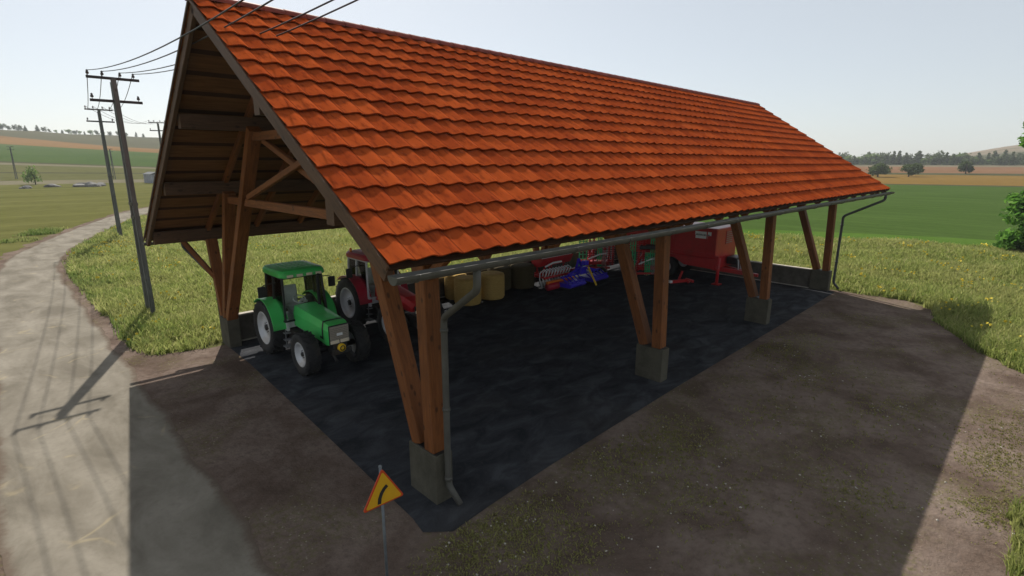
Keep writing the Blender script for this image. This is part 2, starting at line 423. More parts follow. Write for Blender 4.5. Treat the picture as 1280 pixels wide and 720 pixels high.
M_T = [
    field_mat('meadow_soil', (0.095, 0.098, 0.040), (0.135, 0.135, 0.058), 0.25, 4.0, 0.4),           # 0
    field_mat('pasture', (0.0841, 0.0885, 0.0275), (0.1207, 0.1186, 0.0444), 0.035, 0.5, 0.0, (0.02, 0.16, 1)),  # 1
    field_mat('olive_strip', (0.0900, 0.0938, 0.0375), (0.1200, 0.1162, 0.0525), 0.02, 0.3),                 # 2
    field_mat('pale_track', (0.1430, 0.1320, 0.0880), (0.1760, 0.1595, 0.1100), 0.02, 0.3),                     # 3
    field_mat('dark_margin', (0.0560, 0.0600, 0.0320), (0.0720, 0.0720, 0.0400), 0.02, 0.3),                  # 4
    field_mat('green_crop', (0.0446, 0.0806, 0.0216), (0.0684, 0.1008, 0.0302), 0.012, 0.4),                # 5
    field_mat('stubble_orange', (0.1650, 0.0908, 0.0330), (0.2200, 0.1265, 0.0495), 0.01, 0.15),              # 6
    field_mat('ridge_olive', (0.0700, 0.0700, 0.0385), (0.0980, 0.0910, 0.0490), 0.01, 0.15),                 # 7
    field_mat('crop_right', (0.0424, 0.0746, 0.0188), (0.0549, 0.0909, 0.0248), 0.05, 1.6, 0.3, (0.5, 0.06, 1)),   # 8
    field_mat('ochre_field', (0.1500, 0.0950, 0.0275), (0.1900, 0.1200, 0.0375), 0.02, 0.3),                 # 9
    field_mat('ploughed_red', (0.1560, 0.0858, 0.0468), (0.1924, 0.1092, 0.0624), 0.02, 0.3),                 # 10
    field_mat('pale_field_and_mist', (0.1320, 0.1155, 0.0770), (0.1650, 0.1430, 0.0990), 0.01, 0.2),                    # 11: hill field, and mist painted as pale ground under the right trees
    field_mat('pink_field', (0.1680, 0.1320, 0.0900), (0.2040, 0.1560, 0.1080), 0.01, 0.2),                    # 12
    field_mat('crop_edge', (0.0585, 0.1136, 0.0211), (0.0780, 0.1354, 0.0281), 0.1, 2.0, 0.3),              # 13
]
def warp(r, th):
    wl = sstep(40, 62, th) * sstep(150, 120, th); wr = sstep(50, 20, th) * sstep(-60, -30, th)
    kl = 1 + np.clip(0.022 * (89.5 - th), -0.3, 0.4) * sstep(190, 420, r)
    kr = 1 + np.clip(0.004 * (th - 8), -0.1, 0.1)
    return 1 + wl * (kl - 1) + wr * (kr - 1)
def zone(r, th, x, y):
    if th > 40 and th < 130:
        r2 = r
        if r < 60 and x > -2.9: return 0
        for lim, z in ((192, 1), (206, 3), (240, 2), (246, 4), (290, 2), (306, 3), (318, 4), (578, 5), (705, 6), (1e9, 7)):
            if r2 < lim: return z
    if -60 < th <= 40:
        r2 = r
        if r > 900 and th < 12:
            for lim, z in ((1000, 7), (1060, 11), (1130, 12), (1160, 7), (1370, 12), (1e9, 7)):
                if r2 < lim: return z
        for lim, z in ((54, 0), (60, 13), (198, 8), (206, 4), (318, 9), (350, 4), (510, 10), (560, 11), (640, 4), (900, 7), (1e9, 7)):
            if r2 < lim: return z
    return 1 if r > 60 else 0
def build_terrain():
    na = 540
    radii = [0.5, 4, 9, 15, 22, 30, 38, 46, 50, 54, 57, 60, 64, 75, 90, 110, 130, 150, 170, 185, 192, 198, 202, 206, 212, 220, 230, 240, 243, 246, 252, 262, 275, 290, 298, 306, 312, 318, 330, 340, 350, 375, 400, 440, 480, 510, 535, 560, 578, 600, 640, 690, 705, 730, 800, 850, 900, 1000, 1060, 1130, 1160, 1250, 1370, 1500, 1700, 2000, 2600, 3400, 4000]
    th = np.linspace(-180, 180, na, endpoint=False)
    R, T = np.meshgrid(radii, np.radians(th), indexing='ij')
    R = R / warp(R, np.degrees(T))
    X = -5.2 + R * np.cos(T); Y = -7.3 + R * np.sin(T); Z = height(X, Y)
    V = np.stack([X, Y, Z], -1).reshape(-1, 3)
    V = np.vstack([V, [[-5.2, -7.3, 0]]])
    F, mi = [], []
    for i in range(len(radii) - 1):
        for j in range(na):
            j2 = (j + 1) % na
            F.append((i * na + j, (i + 1) * na + j, (i + 1) * na + j2, i * na + j2))
            rr = (radii[i] + radii[i + 1]) / 2; tt = th[j] + 180 / na
            mi.append(zone(rr, tt, -5.2 + rr * math.cos(math.radians(tt)), -7.3 + rr * math.sin(math.radians(tt))))
    # inner disc as degenerate-free quads is skipped: fan of triangles in its own list
    me = D.meshes.new('terrain')
    tri = [(j, (j + 1) % na, len(V) - 1) for j in range(na)]
    me.from_pydata([tuple(v) for v in V], [], F + tri)
    for m in M_T: me.materials.append(m)
    me.polygons.foreach_set('material_index', np.array(mi + [0] * na, dtype=np.int32))
    me.polygons.foreach_set('use_smooth', np.ones(len(me.polygons), dtype=bool))
    o = D.objects.new('terrain', me); COL.objects.link(o); tag(o, kind='structure')
build_terrain()
from mathutils.bvhtree import BVHTree
_tm = D.objects['terrain'].data
_bvh = BVHTree.FromPolygons([tuple(v.co) for v in _tm.vertices], [tuple(p.vertices) for p in _tm.polygons])
def hz(x, y):
    h_ = _bvh.ray_cast(Vector((x, y, 900)), Vector((0, 0, -1)))
    return h_[0].z if h_[0] else 0.0

# road: centre line given by left and right edges
RD_R = [(-40, -2.9), (-12, -2.9), (2, -2.85), (10, -2.87), (23, -3.0), (31, -3.05), (36, -2.85), (42.6, -1.8), (51.6, 0.9), (62.7, 4.8), (75.9, 10.2), (92, 20), (115, 40), (135, 70)]
RD_L = [(-40, -6.2), (-12, -6.15), (4.2, -6.1), (10, -6.1), (23, -6.0), (31, -5.85), (36, -5.65), (42.2, -4.9), (51.6, -2.2), (62.7, 1.6), (75.9, 6.6), (92, 16.5), (115, 36.5), (135, 66)]
def rdR(y): return np.interp(y, [a for a, b in RD_R], [b for a, b in RD_R])
def rdL(y): return np.interp(y, [a for a, b in RD_L], [b for a, b in RD_L])
def strip_sheet(name, ys, left, right, z, mat, n=12, kind='structure'):
    V, F, E = [], [], []
    for i, y in enumerate(ys):
        a, b = left(y), right(y)
        for k in range(n + 1):
            t = k / n; x = a + (b - a) * t
            V.append((x, y, hz(x, y) + z)); E.append(min(t, 1 - t) * (b - a))
    for i in range(len(ys) - 1):
        for k in range(n):
            q = i * (n + 1) + k; F.append((q, q + 1, q + n + 2, q + n + 1))
    me = D.meshes.new(name); me.from_pydata(V, [], F)
    at = me.attributes.new('edge', 'FLOAT', 'POINT'); at.data.foreach_set('value', np.array(E, dtype=np.float32))
    me.materials.append(mat)
    o = D.objects.new(name, me); COL.objects.link(o); tag(o, kind=kind); return o
def wob(y, s, a=0.14): return a * (math.sin(y * 1.3 + s) + 0.6 * math.sin(y * 3.1 + 2 * s) + 0.4 * math.sin(y * 7.3 + s * 3))
ys = list(np.arange(-40, 60, 0.4)) + list(np.arange(60, 134, 2.0))
strip_sheet('dirt_verge', ys, lambda y: float(rdL(y)) - 0.65 - wob(y, 1.0, 0.2), lambda y: float(rdR(y)) + 0.5 + wob(y, 2.2, 0.17), 0.004, M['mud'])
strip_sheet('road', ys, lambda y: float(rdL(y)) - wob(y, 0.3, 0.06), lambda y: float(rdR(y)) + wob(y, 4.0, 0.06), 0.012, M['road'])

def poly_sheet(name, poly, z, mat, jag=0.0, step=0.35, seed=0):
    r = random.Random(seed); pts = []
    for (a, b) in zip(poly, poly[1:] + poly[:1]):
        a, b = Vector(a), Vector(b); n = max(1, int((b - a).length / step)) if jag else 1
        for i in range(n):
            p = a.lerp(b, i / n)
            if jag and i: p += Vector((r.gauss(0, jag), r.gauss(0, jag)))
            pts.append((p.x, p.y, z))
    bm = bmesh.new(); f = bm.faces.new([bm.verts.new(p) for p in pts])
    bmesh.ops.triangulate(bm, faces=[f]); bmesh.ops.recalc_face_normals(bm, faces=bm.faces)
    me = D.meshes.new(name); bm.to_mesh(me); bm.free()
    if me.polygons[0].normal.z < 0: me.flip_normals()
    me.materials.append(mat)
    o = D.objects.new(name, me); COL.objects.link(o); tag(o, kind='structure'); return [(p[0], p[1]) for p in pts]
YARD = [(-2.95, -14), (-2.95, 13.95), (-2.3, 13.4), (-1.2, 12.95), (0.1, 12.75), (0.1, 1.0), (24.95, 1.0), (25.4, 0.0), (25.5, -1.7), (25.6, -3.2), (24.4, -4.4), (22.3, -4.7), (20.4, -5.7), (18.7, -6.5), (17.4, -7.5), (14.5, -8.8), (11.5, -9.0), (9.2, -8.3), (7.6, -7.75), (5.5, -7.9), (3, -10), (2, -14)]
YARD_P = poly_sheet('dirt_yard', YARD, 0.006, M['mud'], 0.05, 0.3, 3)
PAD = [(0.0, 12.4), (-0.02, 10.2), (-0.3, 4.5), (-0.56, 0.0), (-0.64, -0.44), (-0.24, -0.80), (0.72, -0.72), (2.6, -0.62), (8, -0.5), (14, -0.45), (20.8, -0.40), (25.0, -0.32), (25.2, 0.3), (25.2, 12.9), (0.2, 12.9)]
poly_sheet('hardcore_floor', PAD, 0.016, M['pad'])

# ------------------------------------------------------------------ the shed
X0, X1 = -1.655, 27.595
YR, ZR = 5.684, 9.752
YF, ZF = -1.445, 5.159
YB, ZB = 14.433, 3.837
def zf(y): return ZF + (y - YF) * (ZR - ZF) / (YR - YF)
def zb(y): return ZB + (YB - y) * (ZR - ZB) / (YB - YR)
shed = empty('timber_shed', (0, 0, 0))
tag(shed, 'long open timber shed with orange tiled roof on paired leaning posts', 'barn')

def tile_slope(name, ye, ze, rows):
    e = Vector((0, ye, ze)); r = Vector((0, YR, ZR)); up = (r - e); L = up.length; up.normalize()
    n = up.cross(Vector((1, 0, 0)));  n = n if n.z > 0 else -n
    per = 0.412; nper = (X1 - X0) / per; seg = 12
    nx = int(nper * seg)
    xs = np.linspace(X0, X1, nx + 1)
    ph = ((xs - X0) / per) % 1.0
    wave = 0.046 * np.where(ph < 0.64, 0.5 - 0.5 * np.cos(PI * ph / 0.64), 0.5 + 0.5 * np.cos(PI * (ph - 0.64) / 0.36))
    rh = L / rows
    V, G, F, S = [], [], [], []
    def line(s, lift, row):
        o = len(V)
        for x, w in zip(xs, wave):
            j = 0.004 * math.sin(x * 5.1 + row * 1.7) + 0.003 * math.sin(x * 13.7 + row)
            p = e + up * (s + j) + n * (lift + w)
            V.append((x, p.y, p.z)); G.append((x - X0, row + 0.5 + (s / rh - row - 0.5) * 0.98, lift))
        return o
    for k in range(rows):
        s0, s1 = k * rh - (0.03 if k else 0), (k + 1) * rh
        lo0 = line(s0 + 0.09, 0.018, k); lo0b = line(s0 + 0.003, 0.030, k); lo1 = line(s0, 0.056, k); mid = line((s0 + s1) / 2, 0.026, k); hi = line(s1 + 0.08, -0.004, k)
        for a, b in ((lo0, lo0b), (lo0b, lo1), (lo1, mid), (mid, hi)):
            for i in range(nx):
                F.append((a + i, a + i + 1, b + i + 1, b + i)); S.append(a != lo0)
            if a == lo0:                       # own vertices so the lip stays sharp
                pass
        # duplicate the lip line for a sharp edge
    # verge closing strips and underside
    mb = MB(); mb.v, mb.g, mb.f, mb.sm = V, G, F, S
    for x in (X0, X1):
        a = e + n * 0.004; b = r - n * 0.01; c = r - n * 0.065; d = e - n * 0.06
        w1 = x + (0.006 if x < 0 else -0.006); w0 = x - (0.03 if x < 0 else -0.03)
        MB().hexa([(w0, q.y, q.z) for q in (a, b, c, d)], [(w1, q.y, q.z) for q in (a, b, c, d)]).build('verge_trim', M['wood_grey'], shed)
    o = mb.build(name, M['tile'], shed)
    me = o.data
    me.set_sharp_from_angle(angle=math.radians(38))
    return n, up, L
nF, uF, LF = tile_slope('tiled_roof_slope', YF, ZF, 15)
nB, uB, LB = tile_slope('tiled_roof_slope', YB, ZB, 18)

def boarding(name, ye, ze, n):
    mb = MB(); e = Vector((0, ye, ze)); r = Vector((0, YR, ZR)); L = (r - e).length
    a0, b0 = e - n * 0.055, r - n * 0.075; a1, b1 = e - n * 0.085, r - n * 0.105
    x0, x1 = X0 + 0.02, X1 - 0.02
    vs = [(x0, a1.y, a1.z), (x1, a1.y, a1.z), (x1, b1.y, b1.z), (x0, b1.y, b1.z), (x0, a0.y, a0.z), (x1, a0.y, a0.z), (x1, b0.y, b0.z), (x0, b0.y, b0.z)]
    gl = [(0, 0, 0), (29, 0, 0), (29, L, 0), (0, L, 0)] * 2
    mb.hexa(vs[:4], vs[4:], gl); return mb.build(name, M['boards'], shed)
boarding('roof_boarding', YF, ZF, nF); boarding('roof_boarding', YB, ZB, nB)

# ridge caps
mb = MB()
x = X0 - 0.03
while x < X1 - 0.1:
    x2 = min(x + 0.48, X1 + 0.03)
    r0, r1 = 0.145, 0.155
    vs = []
    for xx, rr in ((x, r1), (x2 + 0.03, r0)):
        for k in range(9):
            t = PI * k / 8; vs.append((xx, YR + 1.35 * rr * math.cos(t), ZR - 0.055 + rr * math.sin(t)))
    mb.add(vs, [(k, k + 1, 9 + k + 1, 9 + k) for k in range(8)] + [tuple(range(9))], None, False)
    x = x2
mb.build('ridge_cap', M['ridge'], shed)

# rafters
RX = [-1.58] + [0.18 + 1.656 * i for i in range(16)] + [26.0, 27.5]
def rafters(ye, ze, n, up, ext):
    for i, x in enumerate(RX):
        e = Vector((x, ye, ze)); r = Vector((x, YR, ZR)); verge = i in (0, len(RX) - 1)
        d = 0.085 + 0.10
        a = e - n * d + up * 0.03; b = r - n * d - up * 0.10
        if verge:
            MB().beam(a - n * 0.01, b, 0.10, 0.22, n).build('verge_rafter', M['wood_grey'], shed)
        else:
            MB().beam(a, b, 0.13, 0.19, n).build('rafter', M['wood'], shed)
rafters(YF, ZF, nF, uF, 0); rafters(YB, ZB, nB, uB, 0)
# purlins (along x) and plates
PX0, PX1 = -1.5, 27.4
for y, zc, h in ((0.45, 5.72, 0.40), (3.05, 7.48, 0.36)):
    MB().beam((PX0, y, zc), (PX1, y, zc), 0.26, h).build('purlin', M['wood_grey'], shed)
for y, zc, h in ((8.45, 7.46, 0.36), (11.15, 5.67, 0.38), (13.75, 3.93, 0.42)):
    MB().beam((PX0, y, zc), (PX1, y, zc), 0.26, h).build('purlin', M['wood_grey'], shed)
MB().beam((PX0, YR, 9.38), (PX1, YR, 9.38), 0.16, 0.30).build('ridge_beam', M['wood_grey'], shed)

BAY = 8.302
FX = [0.0, BAY, 2 * BAY, 3 * BAY]
MEMB = 0.34
for fx in FX:
    cx = fx + 0.20
    # concrete plinths
    for y0, y1 in ((0.0, 0.90), (12.19, 13.10)):
        mb = MB(); mb.box((cx, (y0 + y1) / 2, 0.51), (0.40, y1 - y0, 1.05), None, 0.025)
        pl = mb.build('plinth', M['plinth'], shed)
        MB().box((cx, (y0 + y1) / 2, 1.043), (0.33, y1 - y0 - 0.07, 0.018)).build('base_plate', M['iron'], pl)
    # front post and strut
    MB().beam((cx, 0.25, 1.05), (cx, 0.40, 5.53), MEMB, 0.30, (0, 1, 0)).build('post', M['wood'], shed)
    MB().beam((cx, 0.68, 1.05), (cx, 2.95, 7.32), MEMB, 0.30, (0, 1, 0)).build('strut', M['wood'], shed)
    # rear posts
    MB().beam((cx, 12.95, 1.05), (cx, 13.55, 3.75), MEMB, 0.24, (0, 1, 0)).build('post', M['wood'], shed)
    MB().beam((cx, 12.66, 1.05), (cx, 10.95, 5.52), MEMB, 0.24, (0, 1, 0)).build('strut', M['wood'], shed)
    MB().beam((cx, 12.33, 1.05), (cx, 8.15, 7.33), MEMB, 0.26, (0, 1, 0)).build('strut', M['wood'], shed)
    # ties and braces
    MB().beam((cx, 0.2, 5.33), (cx, 10.9, 5.28), 0.16, 0.22).build('tie_beam', M['wood'], shed)
    MB().beam((cx, 3.0, 7.14), (cx, 8.5, 7.13), 0.16, 0.22).build('collar_beam', M['wood'], shed)
    MB().beam((cx - 0.07, 9.0, 5.45), (cx - 0.07, 3.6, 6.85), 0.12, 0.15).build('brace', M['wood'], shed)
    MB().beam((cx + 0.07, 7.75, 7.02), (cx + 0.07, 3.1, 5.5), 0.12, 0.15).build('brace', M['wood'], shed)
    MB().beam((cx, 0.30, 4.45), (cx, -0.75, 5.30), 0.14, 0.16).build('eave_brace', M['wood'], shed)
    if fx < 1: MB().beam((cx - 0.1, 13.25, 2.4), (cx - 0.85, 13.72, 3.74), 0.13, 0.15).build('eave_brace', M['wood'], shed)
    MB().beam((cx, 13.28, 2.5), (cx, 14.05, 3.68), 0.13, 0.15).build('eave_brace', M['wood'], shed)

# gutters
def gutter(y, z, r, x0, x1):
    vs = []; n = 9; t = 0.012
    for x in (x0, x1):
        for rr in (r, r - t):
            for k in range(n):
                a = PI + PI * k / (n - 1); vs.append((x, y + rr * math.cos(a), z + rr * math.sin(a)))
    fs = []
    for k in range(n - 1):
        fs += [(k, k + 1, 2 * n + k + 1, 2 * n + k), (n + k, 3 * n + k, 3 * n + k + 1, n + k + 1)]
    fs += [(0, 2 * n, 3 * n, n), (n - 1, 2 * n - 1, 4 * n - 1, 3 * n - 1)]
    fs += [tuple(range(n)), tuple(range(2 * n, 3 * n))]
    g = MB().add(vs, fs).build('gutter', M['zinc'], shed)
    x = x0 + 0.35
    while x < x1:
        MB().tube([(x, y + (r + 0.006) * math.cos(PI + PI * k / 8), z + (r + 0.006) * math.sin(PI + PI * k / 8)) for k in range(9)], 0.011, 6).build('gutter_bracket', M['zinc'], g)
        x += 1.656
    return g
GY, GZ, GR = YF - 0.12, ZF - 0.115, 0.118
gutter(GY, GZ, GR, X0 - 0.03, X1 + 0.05)
gutter(YB + 0.10, ZB - 0.14, 0.10, X0 - 0.03, X1 + 0.05)
def rounded(path, rad=0.12, n=5):
    P = [Vector(p) for p in path]; out = [P[0]]
    for a, b, c in zip(P, P[1:], P[2:]):
        d0 = (a - b).normalized(); d1 = (c - b).normalized(); q = min(rad, (a - b).length * .45, (c - b).length * .45)
        s, e = b + d0 * q, b + d1 * q
        for i in range(n + 1):
            t = i / n; out.append(s * (1 - t) ** 2 + b * 2 * t * (1 - t) + e * t * t)
    return out + [P[-1]]
def downpipe(path, r, mat, clips):
    p = MB().tube(rounded(path), r, 12).build('downpipe', mat, shed)
    for c in clips: MB().lathe([(r, -0.03), (r + 0.014, -0.03), (r + 0.014, 0.03), (r, 0.03)], c, 'z', 14).build('pipe_clip', mat, p)
downpipe([(-0.25, GY, GZ - 0.08), (-0.25, GY, GZ - 0.42), (0.22, -0.09, 3.78), (0.22, -0.09, 0.42), (0.30, -0.34, 0.06)], 0.062, M['zinc'], [(0.22, -0.09, 3.55), (0.22, -0.09, 2.0), (0.22, -0.09, 0.55)])
downpipe([(26.3, GY, GZ - 0.08), (26.3, GY, GZ - 0.35), (25.42, -0.09, 3.85), (25.42, -0.09, 0.40), (25.5, -0.34, 0.10)], 0.062, M['darkpipe'], [(25.42, -0.09, 3.4), (25.42, -0.09, 1.5)])
downpipe([(-0.5, YB + 0.10, ZB - 0.22), (-0.5, YB + 0.10, ZB - 0.40), (0.1, 13.3, 2.35), (0.1, 13.22, 0.3)], 0.055, M['darkpipe'], [(0.1, 13.27, 1.6)])

# low walls between plinths
def low_wall(name, p0, p1, th, h, label):
    root = empty(name, ((p0[0] + p1[0]) / 2, (p0[1] + p1[1]) / 2, 0)); tag(root, label, 'wall')
    a, b = Vector(p0) - Vector(root.location[:2]), Vector(p1) - Vector(root.location[:2])
    alongx = abs(b.x - a.x) > abs(b.y - a.y); L = (b - a).length
    def bx(nm, th_, z0, z1, mat, ch): 
        d = (L, th_, z1 - z0) if alongx else (th_, L, z1 - z0)
        m_ = MB().box((0, 0, (z0 + z1) / 2), d, None, ch)
        return m_.build(nm, mat, root)
    bx('wall_body', th, 0.0, h, M['wall'], 0.0); bx('sunlit_coping', th + 0.06, h, h + 0.055, M['cap'], 0.012)  # top course coloured paler to put sun on the wall top
    bx('base_strip', th + 0.22, 0.0, 0.045, M['cap'], 0.01)  # low pale strip along the foot of the wall
    return root
for i in range(3):
    low_wall('concrete_wall', (FX[i] + 0.42, 12.9), (FX[i + 1] - 0.02, 12.9), 0.18, 0.97,
             ['low dark concrete wall behind the green tractor', 'low dark concrete wall behind the straw bales', 'low dark concrete wall behind the red and green machines'][i])
low_wall('concrete_wall', (FX[3] + 0.22, 0.92), (FX[3] + 0.22, 12.17), 0.18, 0.97, 'low dark concrete wall closing the far gable end by the red wagon')

# ------------------------------------------------------------------ vehicles
def tyre(mb, c, R, w, rim, lugs, sgn):
    cx, cy, cz = c
    h = w / 2
    prof = [(rim, -h * 0.82), (rim + (R - rim) * 0.45, -h), (R * 0.955, -h * 0.93), (R * 0.965, 0), (R * 0.955, h * 0.93), (rim + (R - rim) * 0.45, h), (rim, h * 0.82), (rim, -h * .82)]
    mb.lathe(prof, c, 'x', 36)
    for i in range(lugs):
        for s in (-1, 1):
            t = 2 * PI * (i + (0.5 if s > 0 else 0)) / lugs
            r = Matrix.Rotation(t, 3, 'X') @ Matrix.Rotation(s * 0.70, 3, 'Z')
            ctr = Vector(c) + Matrix.Rotation(t, 3, 'X') @ Vector((s * h * 0.50, 0, R * 0.972))
            mb.box(ctr, (h * 1.12, 0.055, R * 0.055), r)
def wheel(parent, c, R, w, rimR, lugs, side):
    """axle along x; side = which way the outer face looks"""
    mb = MB(); tyre(mb, (0, 0, 0), R, w, rimR, lugs, 1)
    wroot = mb.build('wheel', M['rubber'], parent, c)
    o = w / 2 * side
    rm = MB()
    rm.lathe([(rimR + 0.015, o * 0.86), (rimR - 0.03, o * 0.90), (rimR - 0.05, o * 0.55), (rimR * 0.72, o * 0.30), (rimR * 0.42, o * 0.18), (rimR * 0.40, o * 0.42), (rimR * 0.16, o * 0.44), (0.004, o * 0.46)], (0, 0, 0), 'x', 30)
    rm.lathe([(rimR, -o * 0.8), (rimR - 0.04, -o * 0.5), (0.01, -o * 0.1)], (0, 0, 0), 'x', 24)
    rm.build('rim', M['rim'], wroot)
    hb = MB()
    hb.lathe([(rimR * 0.2, o * 0.42), (rimR * 0.19, o * 0.62), (rimR * 0.1, o * 0.7), (0.003, o * 0.7)], (0, 0, 0), 'x', 16)
    for k in range(8):
        t = 2 * PI * k / 8; hb.lathe([(0.018, o * 0.4), (0.018, o * 0.5), (0.002, o * 0.5)], (0, rimR * 0.3 * math.cos(t), rimR * 0.3 * math.sin(t)), 'x', 6)
    hb.build('hub', M['iron'], wroot)
    return wroot

def fender(parent, cx, cy, cz, R, w, mat, a0=-0.25, a1=2.55, side=-1, inner=None):
    """arched mudguard around the rear wheel, tractor looking to -y; open below"""
    n = 18; vs, fs = [], []; th = 0.03
    for i in range(n + 1):
        t = a0 + (a1 - a0) * i / n
        for rr in (R, R - th):
            for xx in (-w / 2, w / 2):
                vs.append((cx + xx, cy - rr * math.cos(t), cz + rr * math.sin(t)))
    for i in range(n):
        q = 4 * i; p = q + 4
        fs += [(q, q + 1, p + 1, p), (q + 2, p + 2, p + 3, q + 3), (q, p, p + 2, q + 2), (q + 1, q + 3, p + 3, p + 1)]
    fs += [(0, 2, 3, 1), (4 * n, 4 * n + 1, 4 * n + 3, 4 * n + 2)]
    mb = MB().add(vs, fs, None, False)
    # outer lip
    sx = cx + side * w / 2
    mb.tube([(sx, cy - (R - 0.01) * math.cos(a0 + (a1 - a0) * i / n), cz + (R - 0.01) * math.sin(a0 + (a1 - a0) * i / n)) for i in range(n + 1)], 0.022, 6)
    o = mb.build('fender', mat, parent)
    me = o.data; return o

def tractor(loc, rz, P, label):
    """looks to -y, origin under the rear axle centre line"""
    root = empty('tractor', loc, rz); tag(root, label, 'tractor')
    body, cabm = M[P['body']], M[P['roof']]
    RR, FR, WB, TR, TF = P['RR'], P['FR'], P['WB'], 0.86, 0.83
    for s in (-1, 1):
        wheel(root, (s * TR, 0, RR), RR, 0.52, RR * 0.60, 20, s)
        wheel(root, (s * TF, -WB, FR), FR, 0.42, FR * 0.56, 18, s)
        fender(root, s * (TR - 0.02), 0, RR, RR + 0.09, 0.50, M[P['fender']], 0.12, 2.25, s)
    # driveline
    mb = MB()
    mb.tube([(-0.85, 0, RR), (0.85, 0, RR)], 0.15, 12)
    mb.box((0, -0.15, 0.92), (0.52, 1.2, 0.62), None, 0.05)
    mb.box((0, -1.35, 0.90), (0.40, 1.6, 0.46), None, 0.05)
    mb.tube([(-0.8, -WB, FR), (0.8, -WB, FR)], 0.10, 10)
    mb.box((0, -WB, FR + 0.08), (0.36, 0.5, 0.26), None, 0.03)
    mb.box((0, -WB - 0.45, 0.82), (0.48, 0.42, 0.40), None, 0.03)
    mb.box((-0.42, -1.05, 0.80), (0.34, 0.75, 0.40), None, 0.06)      # tank
    mb.box((0.42, -1.05, 0.80), (0.34, 0.75, 0.40), None, 0.06)
    for s in (-1, 1):
        mb.beam((s * 0.45, 0.35, 0.62), (s * 0.45, 1.05, 0.50), 0.06, 0.09)
        mb.beam((s * 0.32, 0.25, 1.25), (s * 0.45, 0.75, 1.05), 0.05, 0.07)
        mb.tube([(s * 0.45, 0.8, 0.52), (s * 0.4, 0.62, 1.12)], 0.022, 8)
    mb.build('chassis', M['iron'], root)
    # steps below the door
    for s in (-1, 1):
        st = MB()
        for z in (0.42, 0.66, 0.90): st.box((s * 0.66, -0.92, z), (0.26, 0.32, 0.025))
        for yy in (-1.07, -0.77): st.box((s * 0.77, yy, 0.72), (0.02, 0.02, 0.62))
        st.build('step', M['grey'], root)
    # bonnet: sections along y, each (y, half width bottom, half width top, z bottom, z shoulder, z top)
    nose = -WB - 0.62
    secs = P['hood'](nose)
    mb = MB(); vs, fs = [], []
    for (y, wb, wt, z0, z1, z2) in secs:
        vs += [(-wb, y, z0), (-wb, y, z1), (-wt, y, z2 - 0.015), (-wt * 0.55, y, z2), (wt * 0.55, y, z2), (wt, y, z2 - 0.015), (wb, y, z1), (wb, y, z0)]
    n = 8
    for i in range(len(secs) - 1):
        for k in range(n - 1): fs.append((i * n + k, i * n + k + 1, (i + 1) * n + k + 1, (i + 1) * n + k))
    fs += [tuple(range(n)), tuple(range((len(secs) - 1) * n, len(secs) * n))]
    mb.add(vs, fs); hood = mb.build('bonnet', body, root)
    # black band across the bonnet and side stripe
    if P['band']:
        yb_ = nose + 0.30
        sb = [q for q in secs if True]
        def at(y):
            for a, b in zip(secs, secs[1:]):
                if min(a[0], b[0]) <= y <= max(a[0], b[0]):
                    t = (y - a[0]) / (b[0] - a[0]); return [a[i] + (b[i] - a[i]) * t for i in range(6)]
            return list(secs[-1])
        mb = MB(); e = 0.006; rows = []
        for y in (yb_, yb_ + 0.085):
            _, wb, wt, z0, z1, z2 = at(y)
            rows.append([(-wb - e, y, z0 + 0.12), (-wb - e, y, z1), (-wt - e, y, z2 - 0.015 + e), (-wt * .55, y, z2 + e), (wt * .55, y, z2 + e), (wt + e, y, z2 - .015 + e), (wb + e, y, z1), (wb + e, y, z0 + 0.12)])
        mb.add(rows[0] + rows[1], [(k, k + 1, 8 + k + 1, 8 + k) for k in range(7)])
        for s in (-1, 1):
            rr = []
            for y in (yb_ + 0.085, -0.95):
                _, wb, wt, z0, z1, z2 = at(y); rr += [(s * (wb + e), y, z0 + 0.12), (s * (wb + e), y, z0 + 0.20)]
            mb.add(rr, [(0, 1, 3, 2)])
        mb.build('stripe', M['black'], hood)
        for s in (-1, 1):
            mb = MB().box((s * 0.30, -1.55, 1.10), (0.05, 1.1, 0.16))
            for k in range(5): mb.tube([(s * 0.29, -1.2 - 0.2 * k, 0.93), (s * 0.33, -1.28 - 0.2 * k, 1.12)], 0.02, 6)
            mb.build('engine_panel', M['steel'], root)
    # grille, lamps, badge
    wb, z0, z1 = secs[-1][1], secs[-1][3], secs[-1][5]
    MB().box((0, nose - 0.008, z0 + (z1 - z0) * 0.50), (wb * 1.98, 0.03, (z1 - z0) * 0.98), None, 0.012).build('grille_frame', M['black'], root)
    gr = MB().box((0, nose - 0.022, z0 + (z1 - z0) * 0.58), (wb * 1.80, 0.03, (z1 - z0) * 0.70), None, 0.012).build('grille', M[P['grille']], root)
    mb = MB()
    for k in range(7): mb.box((0, nose - 0.038, z0 + (z1 - z0) * (0.30 + 0.085 * k)), (wb * 1.70, 0.006, 0.006))
    mb.build('slats', M['iron'], gr)
    MB().box((0, nose - 0.044, z0 + (z1 - z0) * 0.50), (0.19, 0.012, 0.085), None, 0.005).build('badge', M['white'], gr)
    for s in (-1, 1):
        MB().box((s * wb * 0.47, nose - 0.028, z0 + (z1 - z0) * 0.13), (wb * 0.86, 0.03, 0.11), None, 0.012).build('headlight', M['lamp'], root)
    MB().lathe([(0.003, -0.06), (0.11, -0.06), (0.13, -0.02), (0.13, 0.05), (0.004, 0.05)], (0, nose - 0.12, 0.86), 'y', 20).build('front_weight', M[P['weight']], root)
    if P['weight'] == 'yellow':
        MB().lathe([(0.055, -0.005), (0.085, -0.005), (0.085, 0.01), (0.055, 0.01), (0.055, -0.005)], (0, nose - 0.183, 0.86), 'y', 20).build('weight_emblem', M['black'], root)
    mb = MB()
    mb.box((0, nose - 0.10, 0.74), (0.66, 0.10, 0.16), None, 0.02)
